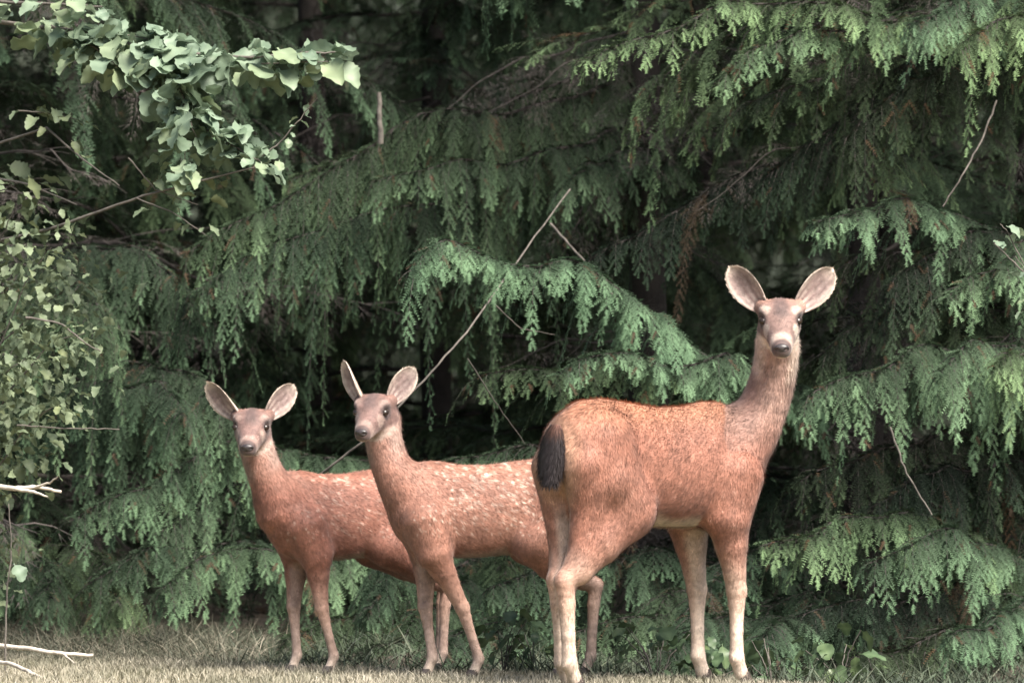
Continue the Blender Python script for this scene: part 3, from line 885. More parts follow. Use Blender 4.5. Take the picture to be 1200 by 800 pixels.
def surface_nets(D, o, h):
    """naive surface nets on the grid D (x,y,z); returns verts, quads"""
    s = D < 0
    nx, ny, nz = D.shape
    c = np.zeros((nx - 1, ny - 1, nz - 1), np.int8)
    for a in (0, 1):
        for b in (0, 1):
            for e in (0, 1):
                c += s[a:nx - 1 + a, b:ny - 1 + b, e:nz - 1 + e]
    act = (c > 0) & (c < 8)
    idx = np.full(act.shape, -1, np.int64)
    I = np.argwhere(act)
    idx[act] = np.arange(len(I))
    acc = np.zeros((len(I), 3))
    num = np.zeros(len(I))
    corners = [(a, b, e) for a in (0, 1) for b in (0, 1) for e in (0, 1)]
    val = {k: D[I[:, 0] + k[0], I[:, 1] + k[1], I[:, 2] + k[2]] for k in corners}
    for k in corners:
        for ax in range(3):
            if k[ax] == 0:
                k2 = list(k); k2[ax] = 1; k2 = tuple(k2)
                a, b = val[k], val[k2]
                cr = (a < 0) != (b < 0)
                t = np.where(cr, a / np.where(cr, a - b, 1), 0)
                p = np.tile(np.array(k, float), (len(I), 1))
                p[:, ax] = t
                acc[cr] += p[cr]
                num[cr] += 1
    V = o + h * (I + acc / num[:, None])
    quads = []
    for ax in range(3):
        b, e = (ax + 1) % 3, (ax + 2) % 3
        sl0 = [slice(1, -1)] * 3; sl0[ax] = slice(0, -1)
        sl1 = [slice(1, -1)] * 3; sl1[ax] = slice(1, None)
        s0, s1 = s[tuple(sl0)], s[tuple(sl1)]
        cr = np.argwhere(s0 != s1)
        off = np.array([1, 1, 1]); off[ax] = 0
        E = cr + off
        inside = s0[s0 != s1]
        def at(db, de):
            q = E.copy(); q[:, b] -= db; q[:, e] -= de
            return idx[q[:, 0], q[:, 1], q[:, 2]]
        Q = np.stack((at(1, 1), at(0, 1), at(0, 0), at(1, 0)), -1)
        Q[~inside] = Q[~inside][:, ::-1]
        quads.append(Q)
    return V, np.concatenate(quads)


def vert_normals(V, Q):
    n = np.cross(V[Q[:, 2]] - V[Q[:, 0]], V[Q[:, 3]] - V[Q[:, 1]])
    N = np.zeros_like(V)
    for k in range(4):
        np.add.at(N, Q[:, k], n)
    return nrm(N)


def laplace(V, Q, it=2, lam=0.5):
    e = np.concatenate([np.stack((Q[:, k], Q[:, (k + 1) % 4]), -1) for k in range(4)])
    deg = np.bincount(e[:, 0], minlength=len(V)) + np.bincount(e[:, 1], minlength=len(V))
    for _ in range(it):
        A = np.stack([np.bincount(e[:, 0], V[e[:, 1], k], len(V)) + np.bincount(e[:, 1], V[e[:, 0], k], len(V)) for k in range(3)], -1)
        V = V + lam * (A / deg[:, None] - V)
    return V


def rough_noise(P, s, seed):
    """cheap smooth value noise in 3-D, about -1..1"""
    g = np.random.default_rng(seed)
    out = np.zeros(len(P))
    for k in range(6):
        d = nrm(g.normal(size=3))
        out += np.sin(P @ d * s * g.uniform(0.7, 1.8) + g.uniform(0, 6.28)) / 6 * 1.8
    return out


def deer(name, label, cat, group, pos, heading, sc, P):
    th = R(heading)
    hdg = np.array((math.cos(th), math.sin(th)))
    def loc3(wv):           # scene-aligned offset -> deer's own frame
        x, y, z = wv
        return np.array((x * hdg[0] + y * hdg[1], -x * hdg[1] + y * hdg[0], z))
    root = empty(name, pos, label, cat, group)
    root.rotation_euler = (0, 0, th)

    # ---- torso rings: x, top, bottom, half width
    T = np.array(P['torso']) * sc
    T[:, 3] *= P.get('slim', 1.0)
    T[:, 0] = np.where(T[:, 0] > 0.15 * sc, 0.15 * sc + (T[:, 0] - 0.15 * sc) * P.get('brisket', 1.0), T[:, 0])
    segs = []      # (p0,p1,r0,r1,k,region)
    limbs = []
    def chain(pts, rad, k, region):
        limbs.append((np.asarray(pts, float), np.asarray(rad, float), k))
        for a in range(len(pts) - 1):
            segs.append((np.asarray(pts[a], float), np.asarray(pts[a + 1], float), rad[a], rad[a + 1], k, region))
    hoofs = []
    lt = P.get('leg_thick', 1.0)
    for i_, (hx, hy, hz, *kx) in enumerate(P['front']):
        hp = np.array((hx, hy, hz))
        sy = 1 if i_ == 0 else -1
        sh = np.array((P['sh'][0], sy * 0.080, P['sh'][1])) * sc
        el = np.array((P['el'][0], sy * 0.095, P['el'][1])) * sc
        ft = hp + np.array((-0.022, 0, 0.085)) * sc
        kn = el + (ft - el) * 0.52 + np.array((kx[0] if kx else 0.018, 0, 0)) * sc
        up_ = el + (kn - el) * 0.35
        kn2 = kn + (ft - kn) * 0.2
        mid = kn + (ft - kn) * 0.6
        chain([sh, el, up_, el + (kn - el) * 0.75, kn, kn2, mid, ft, hp + np.array((-0.004, 0, 0.04)) * sc, hp + np.array((0.004, 0, 0.02)) * sc],
              np.array((0.100, 0.074, 0.053 * lt, 0.036 * lt, 0.0325 * lt, 0.0255 * lt, 0.0205 * lt, 0.0235 * lt, 0.021 * lt, 0.022 * lt)) * sc, 0.04 * sc, 3)
        hoofs.append(hp)
    for i_, (hx, hy, hz) in enumerate(P['hind']):
        hp = np.array((hx, hy, hz))
        sy = 1 if i_ == 0 else -1
        hip = np.array((-0.29, sy * 0.050, 0.770)) * sc
        th_ = np.array((-0.275, sy * 0.078, 0.66)) * sc
        st = np.array((P.get('stifle_x', -0.20), sy * 0.085, 0.56)) * sc
        hk = hp + np.array((-0.040, 0, P['hock'])) * np.array((sc, sc, sc))
        ft = hp + np.array((-0.024, 0, 0.085)) * sc
        ga = st + (hk - st) * 0.45
        gb = st + (hk - st) * 0.8
        chain([hip, th_, st], np.array((0.108, 0.098, 0.082)) * sc, 0.05 * sc, 3)
        chain([np.array((-0.375, sy * 0.074, 0.70)) * sc, np.array((-0.345, sy * 0.065, 0.57)) * sc, gb], np.array((0.066, 0.060, 0.036 * lt)) * sc, 0.035 * sc, 3)
        chain([st, ga, gb, hk + np.array((-0.006, 0, 0.010)) * sc, hk + (ft - hk) * 0.25, hk + (ft - hk) * 0.65, ft, hp + np.array((-0.004, 0, 0.04)) * sc, hp + np.array((0.004, 0, 0.02)) * sc],
              np.array((0.085, 0.066, 0.043 * lt, 0.0325 * lt, 0.027 * lt, 0.0215 * lt, 0.0245 * lt, 0.021 * lt, 0.022 * lt)) * sc, 0.04 * sc, 3)
        hoofs.append(hp)
    # ---- neck
    nk = [np.asarray(p) if P.get('neck_local') else loc3(p) for p in P['neck']]
    nk[0] = np.array(P['neck0']) * sc
    tt = np.linspace(0, 1, 11)
    nkp = bez(nk, tt)
    nkr = np.interp(tt, np.linspace(0, 1, len(P['neck_r'])), P['neck_r']) * sc
    chain(list(nkp), list(nkr), 0.04 * sc, 1)
    # ---- head frame
    ho = loc3(P['head_o'])
    hf = nrm(loc3(P['head_f']))
    rl = R(P.get('head_roll', 0))
    hl = nrm(np.cross(np.array((0, 0, 1.0)), hf))
    hu = np.cross(hf, hl)
    hl, hu = hl * math.cos(rl) + hu * math.sin(rl), hu * math.cos(rl) - hl * math.sin(rl)
    HM = np.stack((hf, hl, hu), 0)      # rows: world->head
    hs = P['head_s']
    H = np.array(P['head']) * hs
    ml = P.get('muzzle', 1.0)
    H[:, 0] = np.where(H[:, 0] > 0.05 * hs, 0.05 * hs + (H[:, 0] - 0.05 * hs) * ml, H[:, 0])
    nosex = 0.05 + (0.2135 - 0.05) * ml

    # ---- distance grid
    h = P.get('cell', 0.006)
    ends = np.array([s[0] for s in segs] + [s[1] for s in segs] + [ho + hf * 0.25 * hs, ho - hf * 0.12 * hs, ho + hu * 0.1 * hs, (T[0, 0], 0, T[0, 1]), (T[-1, 0], 0, T[-1, 1])])
    lo = ends.min(0) - 0.16 * sc
    lo[2] = max(lo[2], -0.03)
    hi = ends.max(0) + 0.12 * sc
    dim = np.ceil((hi - lo) / h).astype(int) + 1
    ax = [lo[k] + h * np.arange(dim[k]) for k in range(3)]
    # torso
    X = ax[0][:, None, None]; Y = ax[1][None, :, None]; Z = ax[2][None, None, :]
    zt, zb, hw = (np.interp(ax[0], T[:, 0], T[:, k])[:, None, None] for k in (1, 2, 3))
    zc, hh = (zt + zb) / 2, np.maximum((zt - zb) / 2, 1e-3)
    zr = (Z - zc) / hh
    # egg section: fuller below the middle, narrower along the spine
    wz = hw * (1 - 0.16 * np.clip(zr, -1, 1) - 0.06)
    rr = np.sqrt((Y / wz) ** 2 + zr ** 2)
    D = (rr - 1) * np.minimum(hw, hh)
    D = np.maximum(D, np.maximum(T[0, 0] - X, X - T[-1, 0]))
    D = np.broadcast_to(D, dim).astype(np.float32).copy()

    def sub(c0, c1, pad):
        i0 = np.maximum(((np.minimum(c0, c1) - pad - lo) / h).astype(int), 0)
        i1 = np.minimum(((np.maximum(c0, c1) + pad - lo) / h).astype(int) + 2, dim)
        return tuple(slice(i0[k], i1[k]) for k in range(3))

    for pts, rad, k in limbs:
        s = sub(pts.min(0), pts.max(0), rad.max() + 0.075 * sc)
        best_ = None
        for a in range(len(pts) - 1):
            p0, d = pts[a], pts[a + 1] - pts[a]
            gx = ax[0][s[0]][:, None, None] - p0[0]; gy = ax[1][s[1]][None, :, None] - p0[1]; gz = ax[2][s[2]][None, None, :] - p0[2]
            t = np.clip((gx * d[0] + gy * d[1] + gz * d[2]) / max(d @ d, 1e-9), 0, 1)
            dist = np.sqrt((gx - t * d[0]) ** 2 + (gy - t * d[1]) ** 2 + (gz - t * d[2]) ** 2) - (rad[a] + (rad[a + 1] - rad[a]) * t)
            best_ = dist if best_ is None else smin(best_, dist, 0.008 * sc)
        D[s] = smin(D[s], best_, k)
    # head
    s = sub(ho - 0.13 * hs, ho + 0.13 * hs, 0.16 * hs)
    gx = ax[0][s[0]][:, None, None] - ho[0]; gy = ax[1][s[1]][None, :, None] - ho[1]; gz = ax[2][s[2]][None, None, :] - ho[2]
    q = [HM[k, 0] * gx + HM[k, 1] * gy + HM[k, 2] * gz for k in range(3)]
    zc, hh, hw = (np.interp(q[0], H[:, 0], H[:, k]) for k in (1, 2, 3))
    zr = (q[2] - zc) / hh
    e = (np.abs(q[1] / hw) ** 2.3 + np.abs(zr) ** 2.3) ** (1 / 2.3)
    dist = (e - 1) * np.minimum(hw, hh)
    dist = np.maximum(dist, np.maximum(H[0, 0] - q[0], q[0] - H[-1, 0]))
    for sy in (1, -1):    # brow ridge, cheek, eye socket, nostril
        bd = np.sqrt(((q[0] - 0.022 * hs) / 1.5) ** 2 + (q[1] - sy * 0.052 * hs) ** 2 + (q[2] - 0.040 * hs) ** 2) - 0.017 * hs
        dist = smin(dist, bd, 0.025 * hs)
        sd_ = np.sqrt((q[0] - 0.045 * hs) ** 2 + (q[1] - sy * 0.071 * hs) ** 2 + (q[2] - 0.014 * hs) ** 2) - 0.017 * hs
        dist = -smin(-dist, sd_, 0.012 * hs)
        er = np.sqrt((q[0] + 0.035 * hs) ** 2 + (q[1] - sy * 0.062 * hs) ** 2 + (q[2] - 0.038 * hs) ** 2) - 0.024 * hs
        dist = smin(dist, er, 0.03 * hs)
    D[s] = smin(D[s], dist.astype(np.float32), 0.03 * hs)
    V, Q = surface_nets(D, lo, h)
    V = laplace(V, Q, 3, 0.5)

    # ---- regions and hair flow
    N = vert_normals(V, Q)
    best = np.full(len(V), 0.03)
    reg = np.zeros(len(V), int)
    flow = np.tile(np.array((-0.85, 0.0, -0.5)), (len(V), 1))
    def cap_d(p0, p1, r0, r1):
        d = p1 - p0
        t = np.clip(((V - p0) @ d) / max(d @ d, 1e-9), 0, 1)
        return np.linalg.norm(V - p0 - t[:, None] * d, axis=1) - (r0 + (r1 - r0) * t)
    zr_t = np.interp(V[:, 0], T[:, 0], T[:, 2])
    for p0, p1, r0, r1, k, rg in segs:
        dd = np.abs(cap_d(p0, p1, r0, r1))
        if rg == 3:
            dd = dd + np.where(V[:, 2] > 0.62 * sc, 0.02, 0.0)
        up_ = dd < best
        best[up_] = dd[up_]
        reg[up_] = rg
        fl = nrm(p1 - p0) if rg == 3 else nrm(p0 - p1)
        flow[up_] = fl + (np.array((-0.25, 0, -0.2)) if rg == 3 else 0)
    hq = (V - ho) @ HM.T
    hzc, hhh, hhw = (np.interp(hq[:, 0], H[:, 0], H[:, k]) for k in (1, 2, 3))
    hd = (np.sqrt((hq[:, 1] / hhw) ** 2 + ((hq[:, 2] - hzc) / hhh) ** 2) - 1) * np.minimum(hhw, hhh)
    ish = (hd < 0.034 * hs) & (hq[:, 0] > H[0, 0]) & (hq[:, 0] < H[-1, 0] + 0.01)
    reg[ish] = 2
    flow[ish] = -hf + 0.25 * hl * np.sign(hq[ish, 1])[:, None]

    e_ = np.concatenate([np.stack((Q[:, k], Q[:, (k + 1) % 4]), -1) for k in range(4)])
    dg = np.bincount(e_[:, 0], minlength=len(V)) + np.bincount(e_[:, 1], minlength=len(V))
    flow = nrm(flow)
    for _ in range(14):
        flow = nrm(np.stack([np.bincount(e_[:, 0], flow[e_[:, 1], k], len(V)) + np.bincount(e_[:, 1], flow[e_[:, 0], k], len(V)) for k in range(3)], -1) / dg[:, None] + 1e-6)

    # ---- coat colour
    c = P['col']
    mixv = lambda A, Bc, f: A * (1 - f[:, None]) + np.asarray(Bc) * f[:, None]
    ss = lambda a, b, x: (lambda t: t * t * (3 - 2 * t))(np.clip((x - a) / (b - a), 0, 1))
    C = np.tile(np.array(c['body']), (len(V), 1)).astype(float)
    Vs = V / sc
    nz = rough_noise(Vs, 14, 3)
    n2 = rough_noise(Vs, 45, 4)
    C = mixv(C, c['rich'], ss(-0.4, 0.9, nz) * 0.7)
    top = ss(0.78, 0.92, Vs[:, 2]) * (reg != 2)
    C = mixv(C, c['back'], 0.55 * top)
    # belly and flank fade
    tb = np.interp(V[:, 0], T[:, 0], T[:, 2]) / sc
    bel = ss(0.055, 0.0, Vs[:, 2] - tb + 0.012 * n2) * (np.abs(Vs[:, 0] + 0.05) < 0.24) * (reg == 0)
    C = mixv(C, c['pale'], bel * 0.95)
    low = ss(0.50, 0.22, Vs[:, 2] + 0.03 * n2)
    C = mixv(C, c['leg'], low)
    inner = ss(0.2, 0.8, -N[:, 1] * np.sign(V[:, 1])) * ss(0.62, 0.5, Vs[:, 2])
    C = mixv(C, c['pale'], inner * 0.55)
    C = mixv(C, c['hoofhair'], ss(0.13, 0.03, Vs[:, 2]))
    C = mixv(C, c['pale'], ss(0.27, 0.17, Vs[:, 2] + 0.015 * n2) * ss(0.03, 0.10, Vs[:, 2]) * 0.5)
    # neck greyer, throat
    neck = ((reg == 1) | (reg == 2)).astype(float)
    hgt = ss(P['neck_fade'][0], P['neck_fade'][1], V[:, 2]) * (reg == 1)
    C = mixv(C, c['neck'], np.clip(hgt * (0.92 + 0.15 * n2), 0, 1))
    latd = np.abs((N * HM[1]).sum(1))
    C = mixv(C, c['pale'], (reg == 1) * ss(0.35, 0.8, latd) * ss(0.14 * hs, 0.09 * hs, np.linalg.norm(V - (ho - hu * 0.10 * hs), axis=1)) * 0.55)
    # rump patch round the tail
    rp = ss(0.15, 0.07, np.sqrt(((Vs[:, 0] + 0.44) / 1.0) ** 2 + (Vs[:, 1] / 0.9) ** 2 + ((Vs[:, 2] - 0.72) / 1.3) ** 2))
    C = mixv(C, c['rump'], rp * 0.8)
    # face
    hx_, hy_, hz_ = hq[:, 0] / hs, hq[:, 1] / hs, hq[:, 2] / hs
    hx_ = np.where(hx_ > 0.05, 0.05 + (hx_ - 0.05) / ml, hx_)
    f = ish.astype(float)
    C = mixv(C, c['face'], f)
    C = mixv(C, c['crown'], f * ss(0.02, 0.06, hz_) * ss(0.05, -0.03, hx_))
    C = mixv(C, c['dark'], f * 0.7 * ss(0.02, 0.05, hz_ + 0.2 * hx_) * ss(0.035, 0.01, np.abs(hy_)) * ss(0.10, 0.06, hx_))
    C = mixv(C, c['pale'], f * 0.40 * ss(0.13, 0.165, hx_) * ss(0.02, -0.01, np.abs(hx_ - 0.172) - 0.012))
    C = mixv(C, c['pale'], f * 0.9 * ss(-0.035, -0.062, hz_))
    C = mixv(C, c['dark'], f * 0.85 * ss(0.188, 0.200, hx_) * ss(-0.066, -0.054, hz_))
    for sy in (1, -1):
        de = np.sqrt((hx_ - 0.040) ** 2 + (hy_ - sy * 0.058) ** 2 + (hz_ - 0.014) ** 2)
        C = mixv(C, c['pale'], f * 0.32 * ss(0.030, 0.018, np.sqrt((hx_ - 0.040) ** 2 + (hy_ - sy * 0.055) ** 2 + (hz_ - 0.043) ** 2)))
        C = mixv(C, c['dark'], f * ss(0.040, 0.024, de))
        C = mixv(C, c['pale'], f * 0.6 * ss(0.03, 0.02, np.sqrt((hx_ - 0.09) ** 2 + (hy_ - sy * 0.046) ** 2 + (hz_ + 0.01) ** 2)))
    # fawn spots
    if P.get('spots'):
        g = np.random.default_rng(P['seed'])
        sp = []
        for sy in (1, -1):
            for k in range(P['nspots']):
                z_ = g.uniform(0.60, 0.90)
                sp.append((g.uniform(-0.40, 0.33), sy, z_, g.uniform(0.0028, 0.0052) * (0.75 + 0.5 * (z_ - 0.6) / 0.3), g.uniform(0.35, 1.0)))
        for x_, sy, z_, r_, st_ in sp:
            dd = np.sqrt((Vs[:, 0] - x_) ** 2 + (Vs[:, 2] - z_) ** 2)
            m = (np.sign(V[:, 1]) == sy) & (reg != 2) & (reg != 1)
            C = mixv(C, c['spot'], np.where(m, ss(r_ * 1.6, r_ * 0.6, dd), 0) * P['spots'] * st_)
    C = np.clip(C * (1 + 0.10 * n2 + 0.05 * rough_noise(Vs, 120, 9))[:, None], 0.004, 0.9)

    # ---- ears, joined into the same mesh
    eV, eQ, eC, eN, eF, eo = [], [], [], [], [], len(V)
    for ear in P['ears']:
        sy = ear['side']
        eb = ho + hs * (HM.T @ np.array((-0.030, sy * 0.056, 0.030)))
        ed = nrm(HM.T @ np.array(ear['dir']))
        ef = np.array(HM.T @ np.array(ear['face']))
        ef = nrm(ef - ed * (ef @ ed))
        el_ = np.cross(ed, ef)
        nu, nv = 17, 11
        u = np.linspace(0, 1, nu)[:, None]
        vv = np.linspace(-1, 1, nv)[None, :]
        wdt = ear['w'] * (0.26 * (1 - u) ** 3 + np.clip(u, 0, 1) ** 0.95 * np.clip(1 - u, 0, 1) ** 0.55 / 0.50)
        wdt[-1] = ear['w'] * 0.06
        cup = ear.get('cup', 1.0)
        ph = vv * (1.15 - 0.35 * u) * cup
        for layer in (0, 1):
            th_ = 0.005 * hs * (1 - 0.6 * np.abs(vv)) * (1 - 0.5 * u) + (0.012 * hs * (1 - u) ** 2)
            a = wdt * np.sin(ph) / np.sin(1.15 * cup)
            b = wdt * (1 - np.cos(ph)) * 0.95 - 0.2 * wdt
            if layer:
                b = b - th_
            x_ = ear['len'] * u
            Pt = eb + x_[..., None] * ed + a[..., None] * el_ + b[..., None] * ef + (-0.03 * hs * (u ** 2))[..., None] * ef
            eV.append(Pt.reshape(-1, 3))
            i_ = (np.arange(nu - 1)[:, None] * nv + np.arange(nv - 1)[None, :]).ravel()
            qd = np.stack((i_, i_ + 1, i_ + nv + 1, i_ + nv), -1)
            if layer:
                qd = qd[:, ::-1]
            eQ.append(qd + eo)
            rim = np.clip(np.maximum(np.abs(vv) ** 3.5 * np.ones_like(u), u ** 7 * np.ones_like(vv)), 0, 1).ravel()
            uu = (u * np.ones_like(vv)).ravel()
            va = (vv * np.ones_like(u)).ravel()
            cc = np.tile(np.array(c['ear_in'] if not layer else c['ear_out']), (nu * nv, 1)).astype(float)
            if not layer:
                dk = np.exp(-((uu - 0.66) / 0.22) ** 2) * np.exp(-((va - 0.15) / 0.55) ** 2)
                cc = mixv(cc, c['ear_dark'], np.clip(1.05 * dk, 0, 1))
                cc = mixv(cc, c['ear_dark'], 0.7 * np.exp(-((np.abs(va) - 0.86) / 0.07) ** 2) * (uu > 0.15))
                hair = np.clip(np.sin(va * 17 + uu * 6) * 0.5 + 0.3, 0, 1) * np.clip(1.1 - uu * 1.3, 0, 1)
                cc = mixv(cc, c['ear_hair'], 0.75 * hair)
            cc = mixv(cc, c['ear_rim'], rim * np.clip(0.35 + 0.6 * uu, 0, 1))
            cc = cc * (1 + 0.22 * np.sin(va * 9 + uu * 13 + sy) * np.sin(uu * 21 - va * 5))[:, None]
            eC.append(cc)
            eF.append(np.tile(ed, (nu * nv, 1)))
            eo += nu * nv
        # stitch rims
        n0 = eo - 2 * nu * nv
        ring = np.concatenate((np.arange(nu) * nv, (nu - 1) * nv + np.arange(1, nv), (np.arange(nu - 1)[::-1]) * nv + nv - 1))
        r2 = ring + nu * nv
        eQ.append(np.stack((ring[:-1], ring[1:], r2[1:], r2[:-1]), -1) + n0)
    nb = len(V)
    AV = np.concatenate([V] + eV)
    AQ = np.concatenate([Q] + eQ)
    AC = np.concatenate([C] + eC)
    AN = vert_normals(AV, AQ)
    ears_reg = np.full(len(AV) - nb, 4)
    AR = np.concatenate((reg, ears_reg))
    AF = np.concatenate([flow] + eF)
    me = np_mesh('body', AV, AQ, mats=[M_COAT], colors={'coat': AC})
    body = link('body', me, root)

    # ---- coat hair: one slim triangle per hair, rooted on the skin
    g = np.random.default_rng(P['seed'] + 5)
    tri = np.concatenate((AQ[:, [0, 1, 2]], AQ[:, [0, 2, 3]]))
    ar = np.linalg.norm(np.cross(AV[tri[:, 1]] - AV[tri[:, 0]], AV[tri[:, 2]] - AV[tri[:, 0]]), axis=1)
    nh = P['hairs']
    pick = np.searchsorted(np.cumsum(ar) / ar.sum(), g.uniform(0, 1, nh))
    pick = np.minimum(pick, len(tri) - 1)
    r1 = np.sqrt(g.uniform(0, 1, nh)); r2 = g.uniform(0, 1, nh)
    bw = np.stack((1 - r1, r1 * (1 - r2), r1 * r2), -1)
    I = tri[pick]
    interp = lambda A: (A[I] * bw[..., None]).sum(1)
    hp_, hn, hc, hfw = interp(AV), nrm(interp(AN)), interp(AC), interp(AF)
    hr = AR[I[:, 0]]
    hq2 = (hp_ - ho) @ HM.T / hs
    ok = ~((hr == 2) & (hq2[:, 0] > nosex - 0.028))
    for sy in (1, -1):
        ok &= np.linalg.norm(hq2 - np.array((0.045, sy * 0.063, 0.014)), axis=1) > 0.019
    hp_, hn, hc, hfw, hr = hp_[ok], hn[ok], hc[ok], hfw[ok], hr[ok]
    nh = len(hp_)
    tg = nrm(hfw - hn * (hfw * hn).sum(1)[:, None] + g.normal(0, 0.22, (nh, 3)))
    ln = np.select([hr == 2, hr == 3, hr == 4, hr == 1], [0.008 * hs, 0.012 * sc, 0.008 * hs, 0.017 * sc], 0.016 * sc) * g.uniform(0.6, 1.3, nh)
    ln = np.where((hr == 3) & (hp_[:, 2] < 0.4 * sc), ln * 0.7, ln)
    lift = np.where(hr == 4, 0.12, 0.19) * g.uniform(0.4, 1.5, nh)
    wd = np.cross(tg, hn) * (0.0010 * g.uniform(0.7, 1.4, nh))[:, None]
    tipp = hp_ + (tg + hn * lift[:, None]) * ln[:, None]
    base = hp_ - hn * 0.0006
    HV = np.stack((base - wd, base + wd, tipp), 1).reshape(-1, 3)
    hs_ = hp_ / sc
    fl1 = rough_noise(hs_ * (1, 1, 0.7), 150, 41) * rough_noise(hs_, 95, 42)
    fl2 = rough_noise(hs_, 60, 43)
    k_ = g.normal(1.02, 0.15, nh) * (1 + 0.22 * fl2 + 0.36 * np.clip(fl1, -0.5, 1.2))
    pale_ = np.clip((fl1 - 0.35) * 1.6, 0, 1) * (hr != 4) * g.uniform(0.2, 1.0, nh)     # grizzled pale-tipped tufts
    hc = hc * (1 - 0.45 * pale_[:, None]) + 0.45 * pale_[:, None] * (hc * 0.6 + np.array((0.26, 0.20, 0.165)))
    HC = np.repeat(np.clip(hc * k_[:, None], 0.003, 0.9), 3, 0)
    HC[2::3] *= 1.08
    HN = np.repeat(nrm(hn - 0.05 * tg + g.normal(0, 0.10, (nh, 3))), 3, 0)
    me = np_mesh('fur', HV, np.arange(nh * 3).reshape(-1, 3), mats=[M_COAT], colors={'coat': HC}, normals=HN)
    fur = link('fur', me, root)
    fur['kind'] = 'stuff'

    # ---- eyes, nose, hooves, tail
    def ball(nm, cpos, rad, M3, mat, ring=12, shape=None):
        a = np.linspace(0, np.pi, ring)[:, None]
        b = np.linspace(0, 2 * np.pi, 2 * ring, endpoint=False)[None, :]
        p = np.stack((np.cos(a) * np.ones_like(b), np.sin(a) * np.cos(b), np.sin(a) * np.sin(b)), -1).reshape(-1, 3)
        if shape:
            p = shape(p)
        v = cpos + (p * rad) @ M3
        m = 2 * ring
        i_ = np.arange(ring - 1)[:, None] * m
        j = np.arange(m)[None, :]
        f_ = np.stack((i_ + j, i_ + (j + 1) % m, i_ + m + (j + 1) % m, i_ + m + j), -1).reshape(-1, 4)
        return link(nm, np_mesh(nm, v, f_, mats=[mat]), root)
    for sy in (1, -1):
        ball('eye', ho + hs * (HM.T @ np.array((0.044, sy * 0.0570, 0.014))), np.array((0.0195, 0.0150, 0.0145)) * hs, HM, M_EYE)
    def nose_shape(p):
        p = p.copy()
        for sy in (1, -1):     # nostrils pressed in
            d = np.sqrt((p[:, 1] - sy * 0.62) ** 2 + (p[:, 2] + 0.05) ** 2)
            p[:, 0] -= np.where(p[:, 0] > 0, 0.5 * np.exp(-(d / 0.25) ** 2), 0)
        p[:, 1] *= 1 - 0.25 * np.clip(-p[:, 2], 0, 1)
        return p
    ball('nose', ho + hs * (HM.T @ np.array((nosex, 0, -0.029))), np.array((0.0140, 0.0255, 0.0165)) * hs, HM, M_NOSE, 16, nose_shape)
    for hp in hoofs:
        ge = Geo()
        for sy in (1, -1):
            rings = [(0.042, 0.016, 0.009), (0.025, 0.021, 0.0105), (0.008, 0.027, 0.012), (0.0, 0.029, 0.0125)]
            a = np.linspace(0, 2 * np.pi, 12, endpoint=False)
            vs = []
            for z_, lx, ly in rings:
                ex = lx * np.cos(a)
                ex = np.where(ex > 0, ex * 1.25, ex)
                vs.append(np.stack((ex + 0.012 - 0.25 * z_, sy * 0.0125 + ly * np.sin(a) * (1 - 0.35 * np.clip(np.cos(a), 0, 1)), np.full(12, z_)), -1))
            vs.append(np.array([[0.012, sy * 0.0125, 0.0]]))
            v = np.concatenate(vs) * sc + hp
            j = np.arange(12)
            f_ = np.concatenate([np.stack((r_ * 12 + j, r_ * 12 + (j + 1) % 12, r_ * 12 + 12 + (j + 1) % 12, r_ * 12 + 12 + j), -1) for r_ in range(3)])
            ge.add(v, f_)
        link('hoof', ge.mesh('hoof', M_HOOF), root)
    # tail: a drooping flattened brush of hair on a core
    t0 = np.array(P['tail'][0]) * sc
    t1 = np.array(P['tail'][1]) * sc
    tl_, tw_ = np.linalg.norm(t1 - t0), P['tail'][2] * sc
    tax = nrm(t1 - t0)
    tlat = np.array((0, 1.0, 0))
    tn_ = np.cross(tax, tlat)
    u = np.linspace(0, 1, 14)
    pw = tw_ * np.sin(np.pi * np.clip(u * 0.93 + 0.05, 0, 1)) ** 0.42
    a = np.linspace(0, 2 * np.pi, 16, endpoint=False)
    v = (t0 + u[:, None, None] * (t1 - t0) + pw[:, None, None] * (np.cos(a)[None, :, None] * tlat + 0.5 * np.sin(a)[None, :, None] * tn_)).reshape(-1, 3)
    i_ = np.arange(13)[:, None] * 16; j = np.arange(16)[None, :]
    f_ = np.stack((i_ + j, i_ + (j + 1) % 16, i_ + 16 + (j + 1) % 16, i_ + 16 + j), -1).reshape(-1, 4)
    n3 = 5000
    uu = g.uniform(0, 0.97, n3); aa = g.uniform(0, 2 * np.pi, n3)
    pr = np.interp(uu, u, pw)
    nn = np.cos(aa)[:, None] * tlat + np.sin(aa)[:, None] * tn_
    pb = t0 + uu[:, None] * (t1 - t0) + pr[:, None] * (np.cos(aa)[:, None] * tlat + 0.5 * np.sin(aa)[:, None] * tn_)
    td_ = nrm(tax + 0.38 * nn + g.normal(0, 0.16, (n3, 3)))
    wv = nrm(np.cross(td_, nn)) * 0.0014
    tp_ = pb + td_ * (0.030 * sc * g.uniform(0.5, 1.5, n3))[:, None]
    hv = np.stack((pb - wv, pb + wv, tp_), 1).reshape(-1, 3)
    tc = np.array(c['tail'])
    root_c = np.array(c['body']) * 0.5
    blend = lambda a_: np.clip(1 - a_ / 0.22, 0, 1)[:, None]
    cv = tc * (1 - blend(np.repeat(u, 16))) + root_c * blend(np.repeat(u, 16))
    ch = np.repeat((tc * (1 - blend(uu)) + root_c * blend(uu)) * np.clip(g.normal(1, 0.35, n3), 0.3, 2)[:, None], 3, 0)
    nv_ = np.concatenate((vert_normals(v, f_), np.repeat(nn, 3, 0)))
